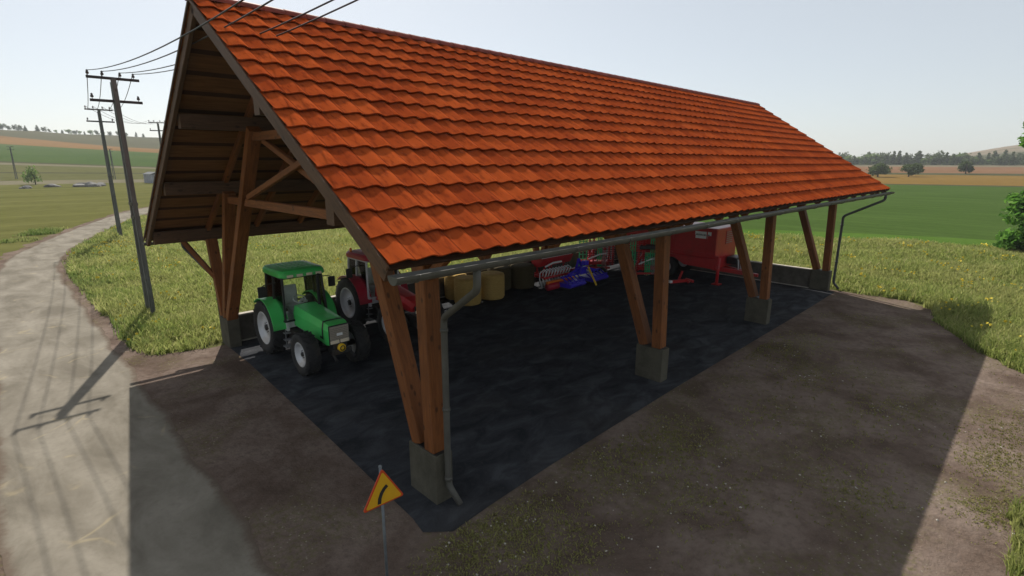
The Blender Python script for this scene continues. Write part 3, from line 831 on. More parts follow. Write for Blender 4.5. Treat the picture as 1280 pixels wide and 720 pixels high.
    for s in (-1, 1): mb.beam((s * 0.28, nose - 0.02, 0.72), (s * 0.30, nose - 0.36, 0.55), 0.06, 0.10)
    mb.build('front_linkage', M['iron'], root)
    # exhaust and intake
    MB().tube([(0.36, -1.32, 1.50), (0.36, -1.32, 1.62), (0.36, -1.32, 2.72), (0.36, -1.39, 2.80)], [0.05, 0.058, 0.058, 0.05], 12).build('exhaust', M['black'], root)
    # cab
    cz0, cz1 = 1.30, 2.72
    wB, wT = 0.72, 0.66; yF0, yF1, yR0, yR1 = -1.05, -0.92, 0.52, 0.48
    C = {}
    for s in (-1, 1):
        C[s] = dict(f0=(s * wB, yF0, cz0), f1=(s * wT, yF1, cz1), m0=(s * (wB + .03), -0.20, cz0), m1=(s * wT, -0.16, cz1), r0=(s * wB, yR0, cz0 + 0.28), r1=(s * wT, yR1, cz1))
    fr = MB()
    for s in (-1, 1):
        c = C[s]
        for a, b in (('f0', 'f1'), ('m0', 'm1'), ('r0', 'r1')): fr.beam(c[a], c[b], 0.065, 0.075, (0, 1, 0))
        fr.beam(c['f0'], c['m0'], 0.06, 0.06); fr.beam(c['f1'], c['r1'], 0.06, 0.06)
    for a in ('f1', 'r1', 'r0', 'f0'): fr.beam(C[-1][a], C[1][a], 0.06, 0.06)
    fr.build('cab_frame', M[P.get('frame', 'black')], root)
    def pane(nm, q, off):
        q = [Vector(a) for a in q]; n = (q[1] - q[0]).cross(q[2] - q[0]).normalized() * 0.006
        mb_ = MB().hexa([a - n for a in q], [a + n for a in q]); return mb_.build(nm, M['glass'], root)
    for s in (-1, 1):
        c = C[s]
        pane('window', [c['f0'], c['m0'], c['m1'], c['f1']], 0); pane('window', [c['m0'], c['r0'], c['r1'], c['m1']], 0)
    pane('windscreen', [C[-1]['f0'], C[1]['f0'], C[1]['f1'], C[-1]['f1']], 0)
    pane('rear_window', [C[-1]['r0'], C[1]['r0'], C[1]['r1'], C[-1]['r1']], 0)
    MB().box((0, -0.35, 1.16), (1.30, 1.30, 0.24), None, 0.05).build('cab_floor', M['cabgrey'], root)
    # door sill panels below the glass
    mb = MB()
    for s in (-1, 1): mb.prism([(-1.08, 0.98), (-0.80, 0.98), (-0.58, 1.36), (-1.05, 1.36)], s * 0.62, s * 0.70, 'x')
    mb.build('sill_panel', M['cabgrey'], root)
    # roof: gently domed with overhang
    mb = MB(); rw, y0, y1 = 0.78, -1.16, 0.66
    rings = [(0.0, 0.90, 0.90), (0.03, 1.0, 1.0), (0.16, 1.0, 0.985), (0.24, 0.93, 0.92), (0.27, 0.70, 0.75)]
    vs = []
    for dz, fx, fy in rings:
        ym, hy = (y0 + y1) / 2, (y1 - y0) / 2
        for k in range(24):
            t = 2 * PI * k / 24; cc, ss = math.cos(t), math.sin(t); e_ = 0.28
            vs.append((fx * rw * math.copysign(abs(cc) ** e_, cc), ym + fy * hy * math.copysign(abs(ss) ** e_, ss), cz1 + 0.02 + dz))
    fs = [(i * 24 + k, i * 24 + (k + 1) % 24, (i + 1) * 24 + (k + 1) % 24, (i + 1) * 24 + k) for i in range(4) for k in range(24)] + [tuple(range(24))[::-1], tuple(range(96, 120))]
    mb.add(vs, fs); rf = mb.build('cab_roof', cabm, root)
    mb = MB()
    for k in range(6): mb.box((-0.45 + 0.18 * k, -0.25, cz1 + 0.294), (0.07, 1.15, 0.02), None, 0.006)
    mb.build('roof_rib', cabm, rf)
    for k in range(4): MB().box((-0.48 + 0.32 * k, y0 - 0.005, cz1 + 0.095), (0.20, 0.03, 0.085), None, 0.01).build('work_light', M['lamp'], rf)
    if P['beacon']:
        MB().lathe([(0.045, 0), (0.05, 0.02), (0.05, 0.13), (0.03, 0.16), (0.003, 0.165)], (-0.66, 0.25, cz1 + 0.25), 'z', 14).build('beacon', M['amber'], rf)
    # mirrors
    for s in (-1, 1):
        m_ = MB().tube([(s * 0.68, -0.40, 2.52), (s * 1.12, -0.55, 2.52), (s * 1.20, -0.55, 2.45)], 0.018, 6)
        m_.box((s * 1.20, -0.55, 2.30), (0.24, 0.08, 0.36), None, 0.02); m_.build('mirror', M['black'], root)
    # interior
    mb = MB(); mb.box((0, 0.02, 1.52), (0.52, 0.50, 0.14), None, 0.05); mb.box((0, 0.26, 1.88), (0.50, 0.13, 0.68), Matrix.Rotation(-0.12, 3, 'X'), 0.05)
    mb.box((0, -0.02, 1.36), (0.34, 0.34, 0.20), None, 0.03); mb.box((0.36, -0.05, 1.66), (0.10, 0.42, 0.09), None, 0.03); mb.box((-0.36, -0.05, 1.66), (0.10, 0.42, 0.09), None, 0.03)
    mb.build('seat', M['cabgrey'], root)
    mb = MB().tube([(0, -0.78, 1.30), (0, -0.58, 1.82)], 0.05, 8)
    mb.tube([(0.2 * math.cos(2 * PI * k / 18), -0.56 + 0.2 * math.sin(2 * PI * k / 18) * 0.85, 1.86 + 0.2 * math.sin(2 * PI * k / 18) * 0.5) for k in range(19)], 0.018, 6)
    mb.box((0, -0.80, 1.55), (0.44, 0.16, 0.32), None, 0.04)
    mb.build('steering_wheel', M['cabgrey'], root)
    return root

def hood_square(nose):
    return [(-0.98, 0.42, 0.36, 1.12, 1.52, 1.80), (-1.5, 0.40, 0.35, 1.10, 1.50, 1.77), (nose + 0.5, 0.37, 0.32, 1.00, 1.44, 1.68), (nose + 0.14, 0.36, 0.315, 0.95, 1.42, 1.64), (nose, 0.34, 0.29, 0.97, 1.38, 1.59)]
def hood_round(nose):
    return [(-0.98, 0.40, 0.34, 1.20, 1.60, 1.84), (-1.6, 0.38, 0.32, 1.20, 1.56, 1.78), (nose + 0.6, 0.35, 0.26, 1.18, 1.44, 1.62), (nose + 0.3, 0.31, 0.20, 1.15, 1.34, 1.50), (nose + 0.15, 0.26, 0.15, 1.14, 1.26, 1.38)]
tractor((1.80, 10.75, 0.016), 0.0, dict(body='green', roof='green', fender='green', RR=0.93, FR=0.68, WB=2.72, hood=hood_square, band=True, grille='grille', weight='yellow', beacon=False),
        'green tractor with square grey grille, black stripe and silver wheels')
tractor((5.30, 11.55, 0.016), 0.0, dict(body='red', roof='maroon', fender='maroon', RR=1.0, FR=0.74, WB=2.85, hood=hood_round, band=False, grille='black', weight='grey', frame='cabgrey', beacon=True),
        'red tractor with orange beacon, half hidden behind the front corner posts')

# ------------------------------------------------------------------ bales
def bale(loc, R, h, mat, label, group=None):
    mb = MB(); prof = [(0.01, 0.0), (R - 0.10, 0.0), (R - 0.03, 0.03), (R, 0.11), (R * 1.01, h * 0.5), (R, h - 0.12), (R - 0.04, h - 0.03), (R - 0.12, h), (R * 0.5, h + 0.015), (0.01, h + 0.01)]
    seg = 40; vs = []
    for (r, z) in prof:
        for k in range(seg):
            t = 2 * PI * k / seg; j = 1 + 0.014 * math.sin(7 * t + z * 5 + loc[0]) + 0.010 * math.sin(17 * t + z * 11)
            vs.append((r * j * math.cos(t), r * j * math.sin(t), z))
    fs = [(i * seg + k, i * seg + (k + 1) % seg, (i + 1) * seg + (k + 1) % seg, (i + 1) * seg + k) for i in range(len(prof) - 1) for k in range(seg)]
    fs += [tuple(range(seg))[::-1], tuple(range((len(prof) - 1) * seg, len(prof) * seg))]
    mb.add(vs, fs, None, True); o = mb.build('round_bale', M[mat], None, loc); tag(o, label, 'bale', group); return o
bale((9.98, 11.05, 0.016), 0.63, 1.24, 'straw', 'yellow round straw bale standing on end nearest the grey downpipe', 'yellow straw bales')
bale((11.48, 11.05, 0.016), 0.63, 1.24, 'straw', 'yellow round straw bale beside the dark bales, fully in view', 'yellow straw bales')
bale((10.2, 12.2, 0.016), 0.55, 1.2, 'straw', 'yellow round straw bale at the back, mostly hidden by the other two', 'yellow straw bales')
bale((14.15, 11.6, 0.016), 0.66, 1.22, 'darkhay', 'dark brown round bale next to the red seed drill', 'dark bales')
bale((13.0, 12.1, 0.016), 0.62, 1.20, 'darkhay', 'dark brown round bale between the straw bales and the other dark bale', 'dark bales')

# ------------------------------------------------------------------ implements
def small_wheel(parent, c, R, w, axis='x', rim='white'):
    mb = MB().lathe([(R * .55, -w / 2), (R * .9, -w / 2), (R, -w * .25), (R, w * .25), (R * .9, w / 2), (R * .55, w / 2), (R * .55, -w / 2)], (0, 0, 0), axis, 22)
    o = mb.build('wheel', M['rubber'], parent, c)
    MB().lathe([(R * .55, -w * .4), (R * .2, -w * .15), (R * .2, w * .15), (R * .55, w * .4)], (0, 0, 0), axis, 18).build('rim', M[rim], o)
    return o
# seed drill: hopper with a white lid on a red frame
t = empty('seed_drill', (16.2, 11.3, 0.016)); t.scale = (1, 1, 0.86); tag(t, 'red seed drill with a white lidded hopper standing behind the blue machine', 'seed drill')
mb = MB(); mb.prism([(-0.45, 1.75), (0.45, 1.75), (0.22, 1.20), (-0.22, 1.20)], -1.30, 1.30, 'x'); mb.build('hopper', M['red'], t)
MB().prism([(-0.48, 1.755), (0.48, 1.755), (0.40, 1.84), (-0.40, 1.84)], -1.33, 1.33, 'x').build('hopper_lid', M['white'], t)
mb = MB()
for yy, zz in ((-0.55, 0.75), (0.25, 0.70)): mb.beam((-1.35, yy, zz), (1.35, yy, zz), 0.10, 0.12)
for xx in (-1.1, 0, 1.1):
    mb.beam((xx, -0.6, 0.75), (xx, 0.3, 0.72), 0.08, 0.10); mb.beam((xx, 0.1, 0.75), (xx, 0.05, 1.22), 0.08, 0.10)
mb.build('frame', M['red'], t)
mb = MB()
for k in range(14):
    xx = -1.25 + 0.192 * k; mb.tube([(xx, -0.1, 1.2), (xx, -0.25, 0.8), (xx, -0.35, 0.30)], 0.025, 6)
mb.build('seed_pipe', M['black'], t)
mb = MB()
for k in range(14): mb.lathe([(0.004, -0.012), (0.17, -0.006), (0.17, 0.006), (0.004, 0.012)], (-1.25 + 0.192 * k, -0.38, 0.18), 'x', 16)
mb.build('coulter_disc', M['steel'], t)
for s in (-1, 1): small_wheel(t, (s * 1.42, 0.3, 0.36), 0.36, 0.2)
# tined cultivator: red/orange beams with white spring arms
t = empty('tined_cultivator', (15.45, 10.75, 0.016)); tag(t, 'red cultivator with orange beam and white curved spring arms beside the dark bale', 'cultivator')
mb = MB()
for yy in (-0.45, 0.35): mb.beam((-1.0, yy, 0.62), (1.0, yy, 0.62), 0.11, 0.11)
for xx in (-0.8, 0.0, 0.8): mb.beam((xx, -0.5, 0.60), (xx, 0.4, 0.60), 0.10, 0.10)
mb.beam((-0.35, 0.3, 0.66), (0, 0.2, 1.25), 0.08, 0.08); mb.beam((0.35, 0.3, 0.66), (0, 0.2, 1.25), 0.08, 0.08)
mb.build('frame', M['red'], t)
MB().beam((-1.05, -0.72, 0.42), (1.05, -0.72, 0.42), 0.14, 0.14).build('front_beam', M['orange'], t)
for k in range(9):
    xx = -0.95 + 0.2375 * k
    MB().tube([(xx, -0.45, 0.66), (xx, -0.62, 0.98), (xx, -0.40, 1.06), (xx, -0.12, 0.84), (xx, -0.1, 0.5), (xx, -0.32, 0.08)], 0.028, 6).build('spring_arm', M['white'], t)
MB().lathe([(0.004, -1.0), (0.20, -1.0), (0.20, 1.0), (0.004, 1.0)], (0, -0.72, 0.21), 'x', 16).build('roller', M['maroon'], t)
mb = MB().tube([(-0.3, 0.1, 1.05), (0.1, -0.1, 1.25), (0.55, -0.3, 1.30)], 0.05, 8); mb.build('ram', M['white'], t)
# blue mower: two covered cutter beds either side of a headstock, on a yellow stand
t = empty('mounted_mower', (16.9, 9.75, 0.016)); t.rotation_euler = (0, 0, 0.05); tag(t, 'bright blue mounted mower resting on a yellow stand leg', 'mower')
for s, L0, zt in ((-1, 1.35, 0.62), (1, 1.45, 0.58)):
    mb = MB(); x0_, x1_ = s * 0.35, s * (0.35 + L0)
    mb.prism([(-0.48, 0.14), (-0.56, 0.24), (-0.46, 0.34), (0.30, 0.36), (0.48, 0.28), (0.46, 0.14)], min(x0_, x1_), max(x0_, x1_), 'x')
    for q in range(5): mb.beam((x0_ + (x1_ - x0_) * (q + .1) / 4.2, -0.40, 0.33), (x0_ + (x1_ - x0_) * (q + .1) / 4.2, 0.1, zt + 0.04), 0.06, 0.07)
    mb.beam((x0_, 0.12, zt), (x1_, 0.12, zt), 0.09, 0.09); mb.beam((x0_, -0.42, 0.42), (x1_, -0.42, 0.42), 0.06, 0.07)
    cv = mb.build('cutter_cover', M['blue'], t)
    mb = MB(); mb.box((s * (0.35 + L0 / 2), -0.02, 0.09), (L0, 0.6, 0.10), None, 0.02); mb.build('cutter_bar', M['iron'], cv)
    mb = MB(); mb.beam((s * 0.1, 0.1, 0.95), (s * (0.5 + L0 * .5), 0.05, zt + 0.06), 0.10, 0.12); mb.build('arm', M['blue'], t)
mb = MB(); mb.box((0, 0.05, 0.78), (0.50, 0.34, 0.40), None, 0.05); mb.beam((-0.35, 0.2, 0.7), (0, 0.25, 1.38), 0.10, 0.12); mb.beam((0.35, 0.2, 0.7), (0, 0.25, 1.38), 0.10, 0.12)
mb.box((0.1, -0.1, 1.2), (0.34, 0.28, 0.24), None, 0.04); mb.build('headstock', M['blue'], t)
MB().beam((0.12, -0.30, 1.0), (0.34, -0.72, 0.02), 0.09, 0.09).build('stand', M['yellow'], t)
MB().tube([(0.15, 0.3, 1.0), (0.5, -0.2, 0.62)], 0.035, 8).build('ram', M['steel'], t)
small_wheel(t, (1.86, -0.1, 0.40), 0.30, 0.16, 'x', 'cabgrey')
# folded harrows: green wing frames with red tine columns
def folding_harrow(loc, rz, h, label, second):
    t = empty('folding_harrow', loc, rz); tag(t, label, 'harrow', 'folded green and red harrows')
    mb = MB()
    mb.beam((-1.0, 0, 0.52), (1.0, 0, 0.52), 0.16, 0.16); mb.beam((-0.5, 0.0, 0.6), (0, 0.1, 1.4), 0.10, 0.10); mb.beam((0.5, 0.0, 0.6), (0, 0.1, 1.4), 0.10, 0.10)
    mb.box((0.1, -0.30, 0.50), (1.2, 0.4, 0.20), None, 0.05); mb.beam((-0.7, -0.6, 0.22), (0.8, -0.6, 0.22), 0.10, 0.12)
    for xx in (-0.6, 0.0, 0.6): mb.beam((xx, -0.6, 0.1), (xx, -0.1, 0.62), 0.08, 0.08)
    mb.build('frame', M['red'], t)
    def ladder(x0, x1, y, z1):
        mb = MB(); n_ = 9
        for k in range(3): xx = x0 + (x1 - x0) * k / 2; mb.beam((xx, y, 0.12), (xx, y, z1), 0.065, 0.07)
        for k in range(n_): z = 0.2 + (z1 - 0.3) * k / (n_ - 1); mb.beam((x0, y - 0.01, z), (x1, y - 0.01, z), 0.05, 0.05)
        return mb.build('wing_frame', M['harrowgreen'], t)
    def rollers(xs, y, z1, par):
        for xx in xs:
            mb = MB(); mb.tube([(xx, y, 0.35), (xx, y, z1)], 0.045, 8)
            for k in range(14): mb.lathe([(0.004, -0.035), (0.115, -0.02), (0.115, 0.02), (0.004, 0.035)], (xx, y, 0.42 + (z1 - 0.5) * k / 13), 'z', 10)
            mb.build('tine_roller', M['red'], par)
    def comb(x0, y, z1, par, sgn):
        mb = MB()
        for k in range(15): z = 0.25 + (z1 - 0.35) * k / 14; mb.tube([(x0, y, z), (x0 + sgn * 0.26, y - 0.12, z - 0.05)], 0.016, 5)
        mb.build('tines', M['steel'], par)
    if not second:
        a = ladder(-1.05, -0.62, -0.42, h); rollers((-0.45, -0.20), -0.45, h - 0.1, a)
        b = ladder(0.06, 0.28, -0.40, h); rollers((0.48, 0.74, 0.98), -0.45, h - 0.2, b); comb(0.3, -0.5, 1.4, b, 1)
    else:
        a = ladder(-0.98, -0.70, -0.42, h); comb(-0.98, -0.45, h, a, -1)
        rollers((-0.50, -0.22), -0.45, h - 0.25, a)
        b = ladder(0.30, 0.55, -0.1, h); rollers((0.75, 1.0), -0.2, h - 0.3, b)
        mb = MB(); mb.box((0.0, -0.35, 1.72), (1.0, 0.55, 0.24), None, 0.06); mb.build('top_box', M['black'], t)
        c_ = ladder(-0.12, 0.12, -0.60, 1.45); comb(0.15, -0.6, 1.3, c_, 1)
    mb = MB(); mb.tube([(-0.5, -0.55, 0.75), (0.15, -0.62, 1.05), (0.55, -0.6, 1.1)], 0.045, 8); mb.build('ram', M['white'], t)
    return t
folding_harrow((20.75, 11.75, 0.016), -0.75, 2.45, 'green framed folding harrow with red rollers behind the blue mower', False)
folding_harrow((21.5, 8.75, 0.016), -0.75, 2.45, 'red and green folding harrow with black top box, between two leaning posts', True)
# small red hitch frame on the floor
t = empty('hitch_frame', (21.05, 6.3, 0.016), -0.4); tag(t, 'small red hitch frame lying on the floor in front of the red wagon', 'implement')
mb = MB()
mb.beam((-0.55, 0.0, 0.10), (0.75, 0.0, 0.10), 0.16, 0.16); mb.beam((0.05, 0.05, 0.15), (0.30, 0.10, 0.62), 0.10, 0.10); mb.beam((0.75, -0.3, 0.09), (0.75, 0.3, 0.09), 0.12, 0.14)
mb.beam((0.4, -0.30, 0.08), (0.75, -0.05, 0.09), 0.10, 0.12); mb.build('frame', M['red'], t)
MB().box((-0.55, 0.0, 0.12), (0.16, 0.22, 0.14), None, 0.02).build('coupling', M['white'], t)

# loader wagon
t = empty('loader_wagon', (23.42, 8.6, 0.016)); tag(t, 'large red loader wagon with white side label, parked under the far end', 'wagon')
xl, xr, yf, yb_ = -1.27, 1.27, -3.75, 1.9
mb = MB(); mb.box((0, (yf + yb_) / 2, 2.18), (2.54, yb_ - yf, 1.66), None, 0.06); bd = mb.build('body', M['red'], t)
mb = MB()
mb.box((xl - 0.012, (yf + yb_) / 2, 1.62), (0.03, yb_ - yf - 0.1, 0.05)); mb.box((xl - 0.012, (yf + yb_) / 2, 2.95), (0.04, yb_ - yf - 0.06, 0.09))
for yy in (yf + 0.05, yf + 0.55, -1.2, 0.4, yb_ - 0.05): mb.box((xl - 0.014, yy, 2.2), (0.035, 0.07, 1.5))
mb.build('side_rib', M['red'], bd)
mb = MB(); mb.prism([(yf + 0.02, 1.35), (yb_, 1.35), (yb_, 1.05), (1.5, 1.18), (-1.35, 1.18), (-1.95, 0.85), (yf + 0.02, 0.80)], xl + 0.02, xr - 0.02, 'x'); mb.build('undercarriage', M['red'], t)
mb = MB(); mb.box((xl - 0.022, yf + 0.78, 2.70), (0.014, 0.92, 0.20), None, 0.004); mb.box((xl - 0.022, yf + 0.86, 2.50), (0.014, 0.70, 0.16), None, 0.004); lb = mb.build('side_label', M['white'], bd)
mb = MB()
for k, w_ in enumerate((0.10, 0.06, 0.09, 0.05, 0.10, 0.08, 0.10)): mb.box((xl - 0.032, yf + 0.46 + 0.11 * k, 2.62), (0.008, w_, 0.09))
mb.build('lettering', M['grey'], lb)
mb = MB(); mb.box((0.25, yf - 0.012, 2.45), (0.85, 0.02, 0.75), None, 0.005); fg = mb.build('front_grid', M['maroon'], bd)
mb = MB()
for k in range(6): mb.box((0.25, yf - 0.028, 2.16 + 0.115 * k), (0.78, 0.012, 0.03))
mb.build('grid_bars', M['grey'], fg)
for s in (-1, 1):
    for yy in (-0.85, 0.55): small_wheel(t, (s * 1.02, yy, 0.58), 0.58, 0.45, 'x', 'cabgrey')
mb = MB(); mb.beam((-0.45, yf + 0.5, 0.72), (0, yf - 1.5, 0.60), 0.16, 0.22); mb.beam((0.45, yf + 0.5, 0.72), (0, yf - 1.5, 0.60), 0.16, 0.22); mb.beam((0, yf - 1.35, 0.60), (0, yf - 1.85, 0.58), 0.14, 0.16); mb.build('drawbar', M['red'], t)
mb = MB(); mb.tube([(xl + 0.05, yf - 0.18, 1.45), (xl + 0.05, yf - 0.18, 0.05)], 0.085, 10); mb.box((xl + 0.05, yf - 0.18, 0.03), (0.42, 0.42, 0.05), None, 0.01); mb.box((xl + 0.05, yf - 0.09, 1.3), (0.2, 0.2, 0.5)); mb.build('jack_stand', M['red'], t)
mb = MB(); mb.box((0.55, yf - 0.35, 1.18), (1.1, 0.55, 0.40), None, 0.06); mb.build('pickup_hood', M['black'], t)
mb = MB()
for xx in (0.1, 0.42): mb.tube([(xx, yf - 0.75, 0.62), (xx, yf - 0.70, 1.22), (xx + 0.2, yf - 0.55, 1.26)], 0.035, 8)
mb.build('hydraulic_hose', M['cabgrey'], t)
mb = MB(); mb.beam((1.2, yf, 1.9), (1.75, yf - 0.05, 2.0), 0.05, 0.08); mb.build('lamp_bracket', M['red'], t)

# ------------------------------------------------------------------ warning sign
SX, SY, SZ = -2.17, -1.85, 2.29
t = empty('road_sign', (SX, SY, 0)); t.rotation_euler = (0, 0, -0.048)
tag(t, 'triangular yellow road sign with red border and black bend arrow', 'road sign')
def tri(s, y0, y1, rad):
    pts = []
    R_ = s * 0.577
    for a in (90, 210, 330):
        c = Vector((math.cos(math.radians(a)), math.sin(math.radians(a)))) * (R_ - 2 * rad)
        for d in (60, 30, 0, -30, -60):
            # arcs run anticlockwise around each rounded corner
            b = math.radians(a - d); pts.append((c.x + rad * math.cos(b), c.y + rad * math.sin(b)))
    return MB().prism(pts, y0, y1, 'y')
def lift(mb): 
    mb.v = [(x, y, z + SZ) for x, y, z in mb.v]; return mb
lift(tri(0.60, -0.030, -0.012, 0.022)).build('border', M['signred'], t)
lift(tri(0.525, -0.036, -0.026, 0.018)).build('plate', M['signyellow'], t)
pth = [(-0.072, -0.135), (-0.062, -0.06), (-0.035, 0.005), (0.005, 0.055), (0.052, 0.090)]
q = []
for i, (x, z) in enumerate(pth):
    a = Vector(pth[max(i - 1, 0)]); b = Vector(pth[min(i + 1, len(pth) - 1)]); d = (b - a).normalized(); q.append((Vector((x, z)), Vector((-d.y, d.x))))
w_ = 0.024
poly = [(p + n * w_) for p, n in q] + [(p - n * w_) for p, n in reversed(q)]
lift(MB().prism([tuple(p) for p in poly], -0.042, -0.034, 'y')).build('arrow', M['black'], t)
mb = MB().tube([(0, 0.02, 0), (0, 0.02, SZ + 0.345)], 0.020, 12)
mb.lathe([(0.022, 0), (0.024, 0.02), (0.002, 0.035)], (0, 0.02, SZ + 0.345), 'z', 12)
mb.build('post', M['signpost'], t)
mb = MB()
for dz in (-0.10, 0.12): mb.box((0, 0.0, SZ + dz), (0.09, 0.045, 0.035))
mb.build('clamp', M['signpost'], t)

# ------------------------------------------------------------------ utility poles and wires
INS_X = (-0.78, -0.33, 0.23, 0.66)
def utility_pole(loc, label):
    t = empty('utility_pole', loc); tag(t, label, 'utility pole', 'utility poles along the lane')
    H = 9.55
    for s in (-1, 1):
        MB().beam((0, s * 0.50, -0.3), (0, s * 0.09, H - 0.1 + (0.0 if s > 0 else 0.12)), 0.17, 0.16, (0, 1, 0)).build('leg', M['pole_wood'], t)
    mb = MB()
    for z in (4.2, 4.75): mb.box((0, 0, z), (0.21, 0.72, 0.12))
    mb.build('band', M['iron'], t)
    for z in (H + 0.02, H - 0.82):
        w = 0.84
        a = MB().beam((-w, -0.12, z), (w, -0.12, z), 0.09, 0.10).build('crossarm', M['black'], t)
        for x in (INS_X if z > H else (-0.76, 0.72)):
            MB().lathe([(0.012, 0.04), (0.012, 0.10), (0.05, 0.10), (0.055, 0.16), (0.03, 0.19), (0.045, 0.22), (0.002, 0.26)], (x, -0.12, z), 'z', 12).build('insulator', M['insul'], a)
    return t
p1 = utility_pole((-1.06, 19.13, 0), 'nearest leaning grey twin leg utility pole beside the lane')
P1 = (-1.06, 19.13, 0, 1.0)
def place_pole(src, x, y, sc, label, rz=0.0):
    c = copy_tree(src); c.location = (x, y, hz(x, y)); c.scale = (sc, sc, sc); c.rotation_euler = (0, 0, rz); c['label'] = label; return c
place_pole(p1, 2.15, 47.8, 1.09, 'second utility pole from the front, by the bend of the lane')
place_pole(p1, 11.6, 74.5, 1.165, 'utility pole whose crossarm shows left of the gable edge', -0.3)
place_pole(p1, -1.22, -11.5, 1.0, 'utility pole behind the viewpoint carrying the nearest wires')
place_pole(p1, 23.2, 197.6, 0.95, 'thin faraway utility pole in the field right of the second pole', 0.4)
place_pole(p1, 1.1, 206.0, 0.95, 'thin faraway utility pole at the left edge of the field', 0.4)
def ins(P, k):
    x, y, sc, rz = P; lx, ly, lz = INS_X[k] * sc, -0.12 * sc, 9.80 * sc
    return Vector((x + lx * math.cos(rz) - ly * math.sin(rz), y + lx * math.sin(rz) + ly * math.cos(rz), hz(x, y) + lz))
POLES = [(-1.22, -11.5, 1.0, 0), (-1.06, 19.13, 1.0, 0), (2.15, 47.8, 1.09, 0), (11.6, 74.5, 1.165, -0.3)]
pos = ['leftmost', 'second from left', 'third from left', 'rightmost']
span = ['passing over the shed gable towards the viewer', 'between the nearest and the second pole', 'beyond the second pole']
for i in range(3):
    for k in range(4):
        a, b = ins(POLES[i], k), ins(POLES[i + 1], k)
        if i == 0: a.x += (0.2, 0, 0.25, 0)[k]
        sag = (0.82, 0.75, 0.8)[i]
        pts = [a.lerp(b, u / 24) - Vector((0, 0, sag * 4 * (u / 24) * (1 - u / 24))) for u in range(25)]
        o = MB().tube(pts, 0.014, 6).build('power_line', M['black']); tag(o, '%s black overhead wire %s' % (pos[k], span[i]), 'wire', 'overhead wires')

# ------------------------------------------------------------------ trees
def leaf_cloud(lobes, n, size, seed):
    """lobes: (cx,cy,cz,rx,ry,rz); small bent leaf faces spread through each lobe, denser near its surface"""
    g = np.random.default_rng(seed)
    L = np.array(lobes, float); wt = (L[:, 3] * L[:, 4] * L[:, 5]) ** 0.8; wt /= wt.sum()
    idx = g.choice(len(L), n, p=wt)
    d = g.normal(size=(n, 3)); d /= np.linalg.norm(d, axis=1)[:, None]
    rad = g.uniform(0.25, 1.0, n) ** 0.45
    # clump: pull leaves towards random sub-centres so gaps open
    sub = g.normal(size=(len(L) * 26, 3)); sub /= np.linalg.norm(sub, axis=1)[:, None]; sr = g.uniform(0.55, 1.08, len(sub))
    si = idx * 26 + g.integers(0, 26, n)
    unit = d * rad[:, None] * 0.40 + sub[si] * sr[si][:, None] * 0.72
    c = L[idx, :3] + unit * L[idx, 3:6]
    a = g.normal(size=(n, 3)); a /= np.linalg.norm(a, axis=1)[:, None]
    b = np.cross(a, g.normal(size=(n, 3))); b /= np.linalg.norm(b, axis=1)[:, None]
    s = size * g.uniform(0.6, 1.4, n)[:, None]
    V = np.stack([c - a * s, c + b * s * 0.55, c + a * s, c - b * s * 0.55], 1).reshape(-1, 3)
    F = np.arange(4 * n).reshape(-1, 4)
    shade = np.clip(g.normal(0.5, 0.22, n) , 0, 1)
    G = np.repeat(np.stack([shade, shade, shade], 1), 4, 0)
    return V, F, G
def make_tree(name, loc, lobes, n, size, mat, trunk, seed, label, cat='tree', group=None):
    t = empty(name, loc); tag(t, label, cat, group)
    V, F, G = leaf_cloud(lobes, n, size, seed)
    c = raw_mesh('crown', V, F, M[mat], G); c.parent = t
    mb = MB(); hgt, r0 = trunk; r = random.Random(seed)
    mb.tube([(0, 0, -0.2), (0.04 * hgt * .3, 0.02, hgt * 0.35), (-0.03, 0.03, hgt * 0.7), (0, 0, hgt)], [r0 * 1.25, r0, r0 * 0.75, r0 * 0.3], 8)
    for lb in lobes[:7]:
        z0 = hgt * r.uniform(0.3, 0.75)
        mid = Vector((lb[0] * .5, lb[1] * .5, (z0 + lb[2]) / 2 - 0.1))
        mb.tube([(0, 0, z0), mid, (lb[0], lb[1], lb[2])], [r0 * 0.45, r0 * 0.28, r0 * 0.1], 6)
    mb.build('trunk', M['bark'], t); return t
# big leafy tree at the right edge
lob = []
r = random.Random(5)
TX, TY = 48.8, -7.0
for (px_, pz, rad) in [(0.2, 1.4, 1.8), (-1.2, 0.9, 1.2), (-0.4, 2.7, 1.7), (-1.0, 3.6, 1.25), (1.8, 1.8, 2.0), (2.0, 4.2, 2.1), (0.6, 4.4, 1.4), (1.3, 6.2, 1.5), (2.6, 6.4, 1.9), (-0.8, 8.2, 1.35), (-1.3, 8.3, 0.9), (-0.5, 9.3, 1.5), (1.6, 9.2, 2.0), (0.5, 10.4, 1.2), (1.8, 12.0, 1.9), (3.6, 3.0, 2.0), (3.6, 8.0, 2.0)]:
    # px_ runs across the view as seen from the yard, so lobes keep the profile the photo shows
    ax = Vector((0.12, 1.0)) ; q = ax.normalized() * (-px_) 
    lob.append((q.x + r.uniform(-.6, .6), q.y, pz, rad, rad, rad * 0.78))
make_tree('broadleaf_tree', (TX, TY, 0), lob, 16000, 0.23, 'leaf', (12.0, 0.28), 5, 'bright green leafy tree cut by the right edge of the photo')
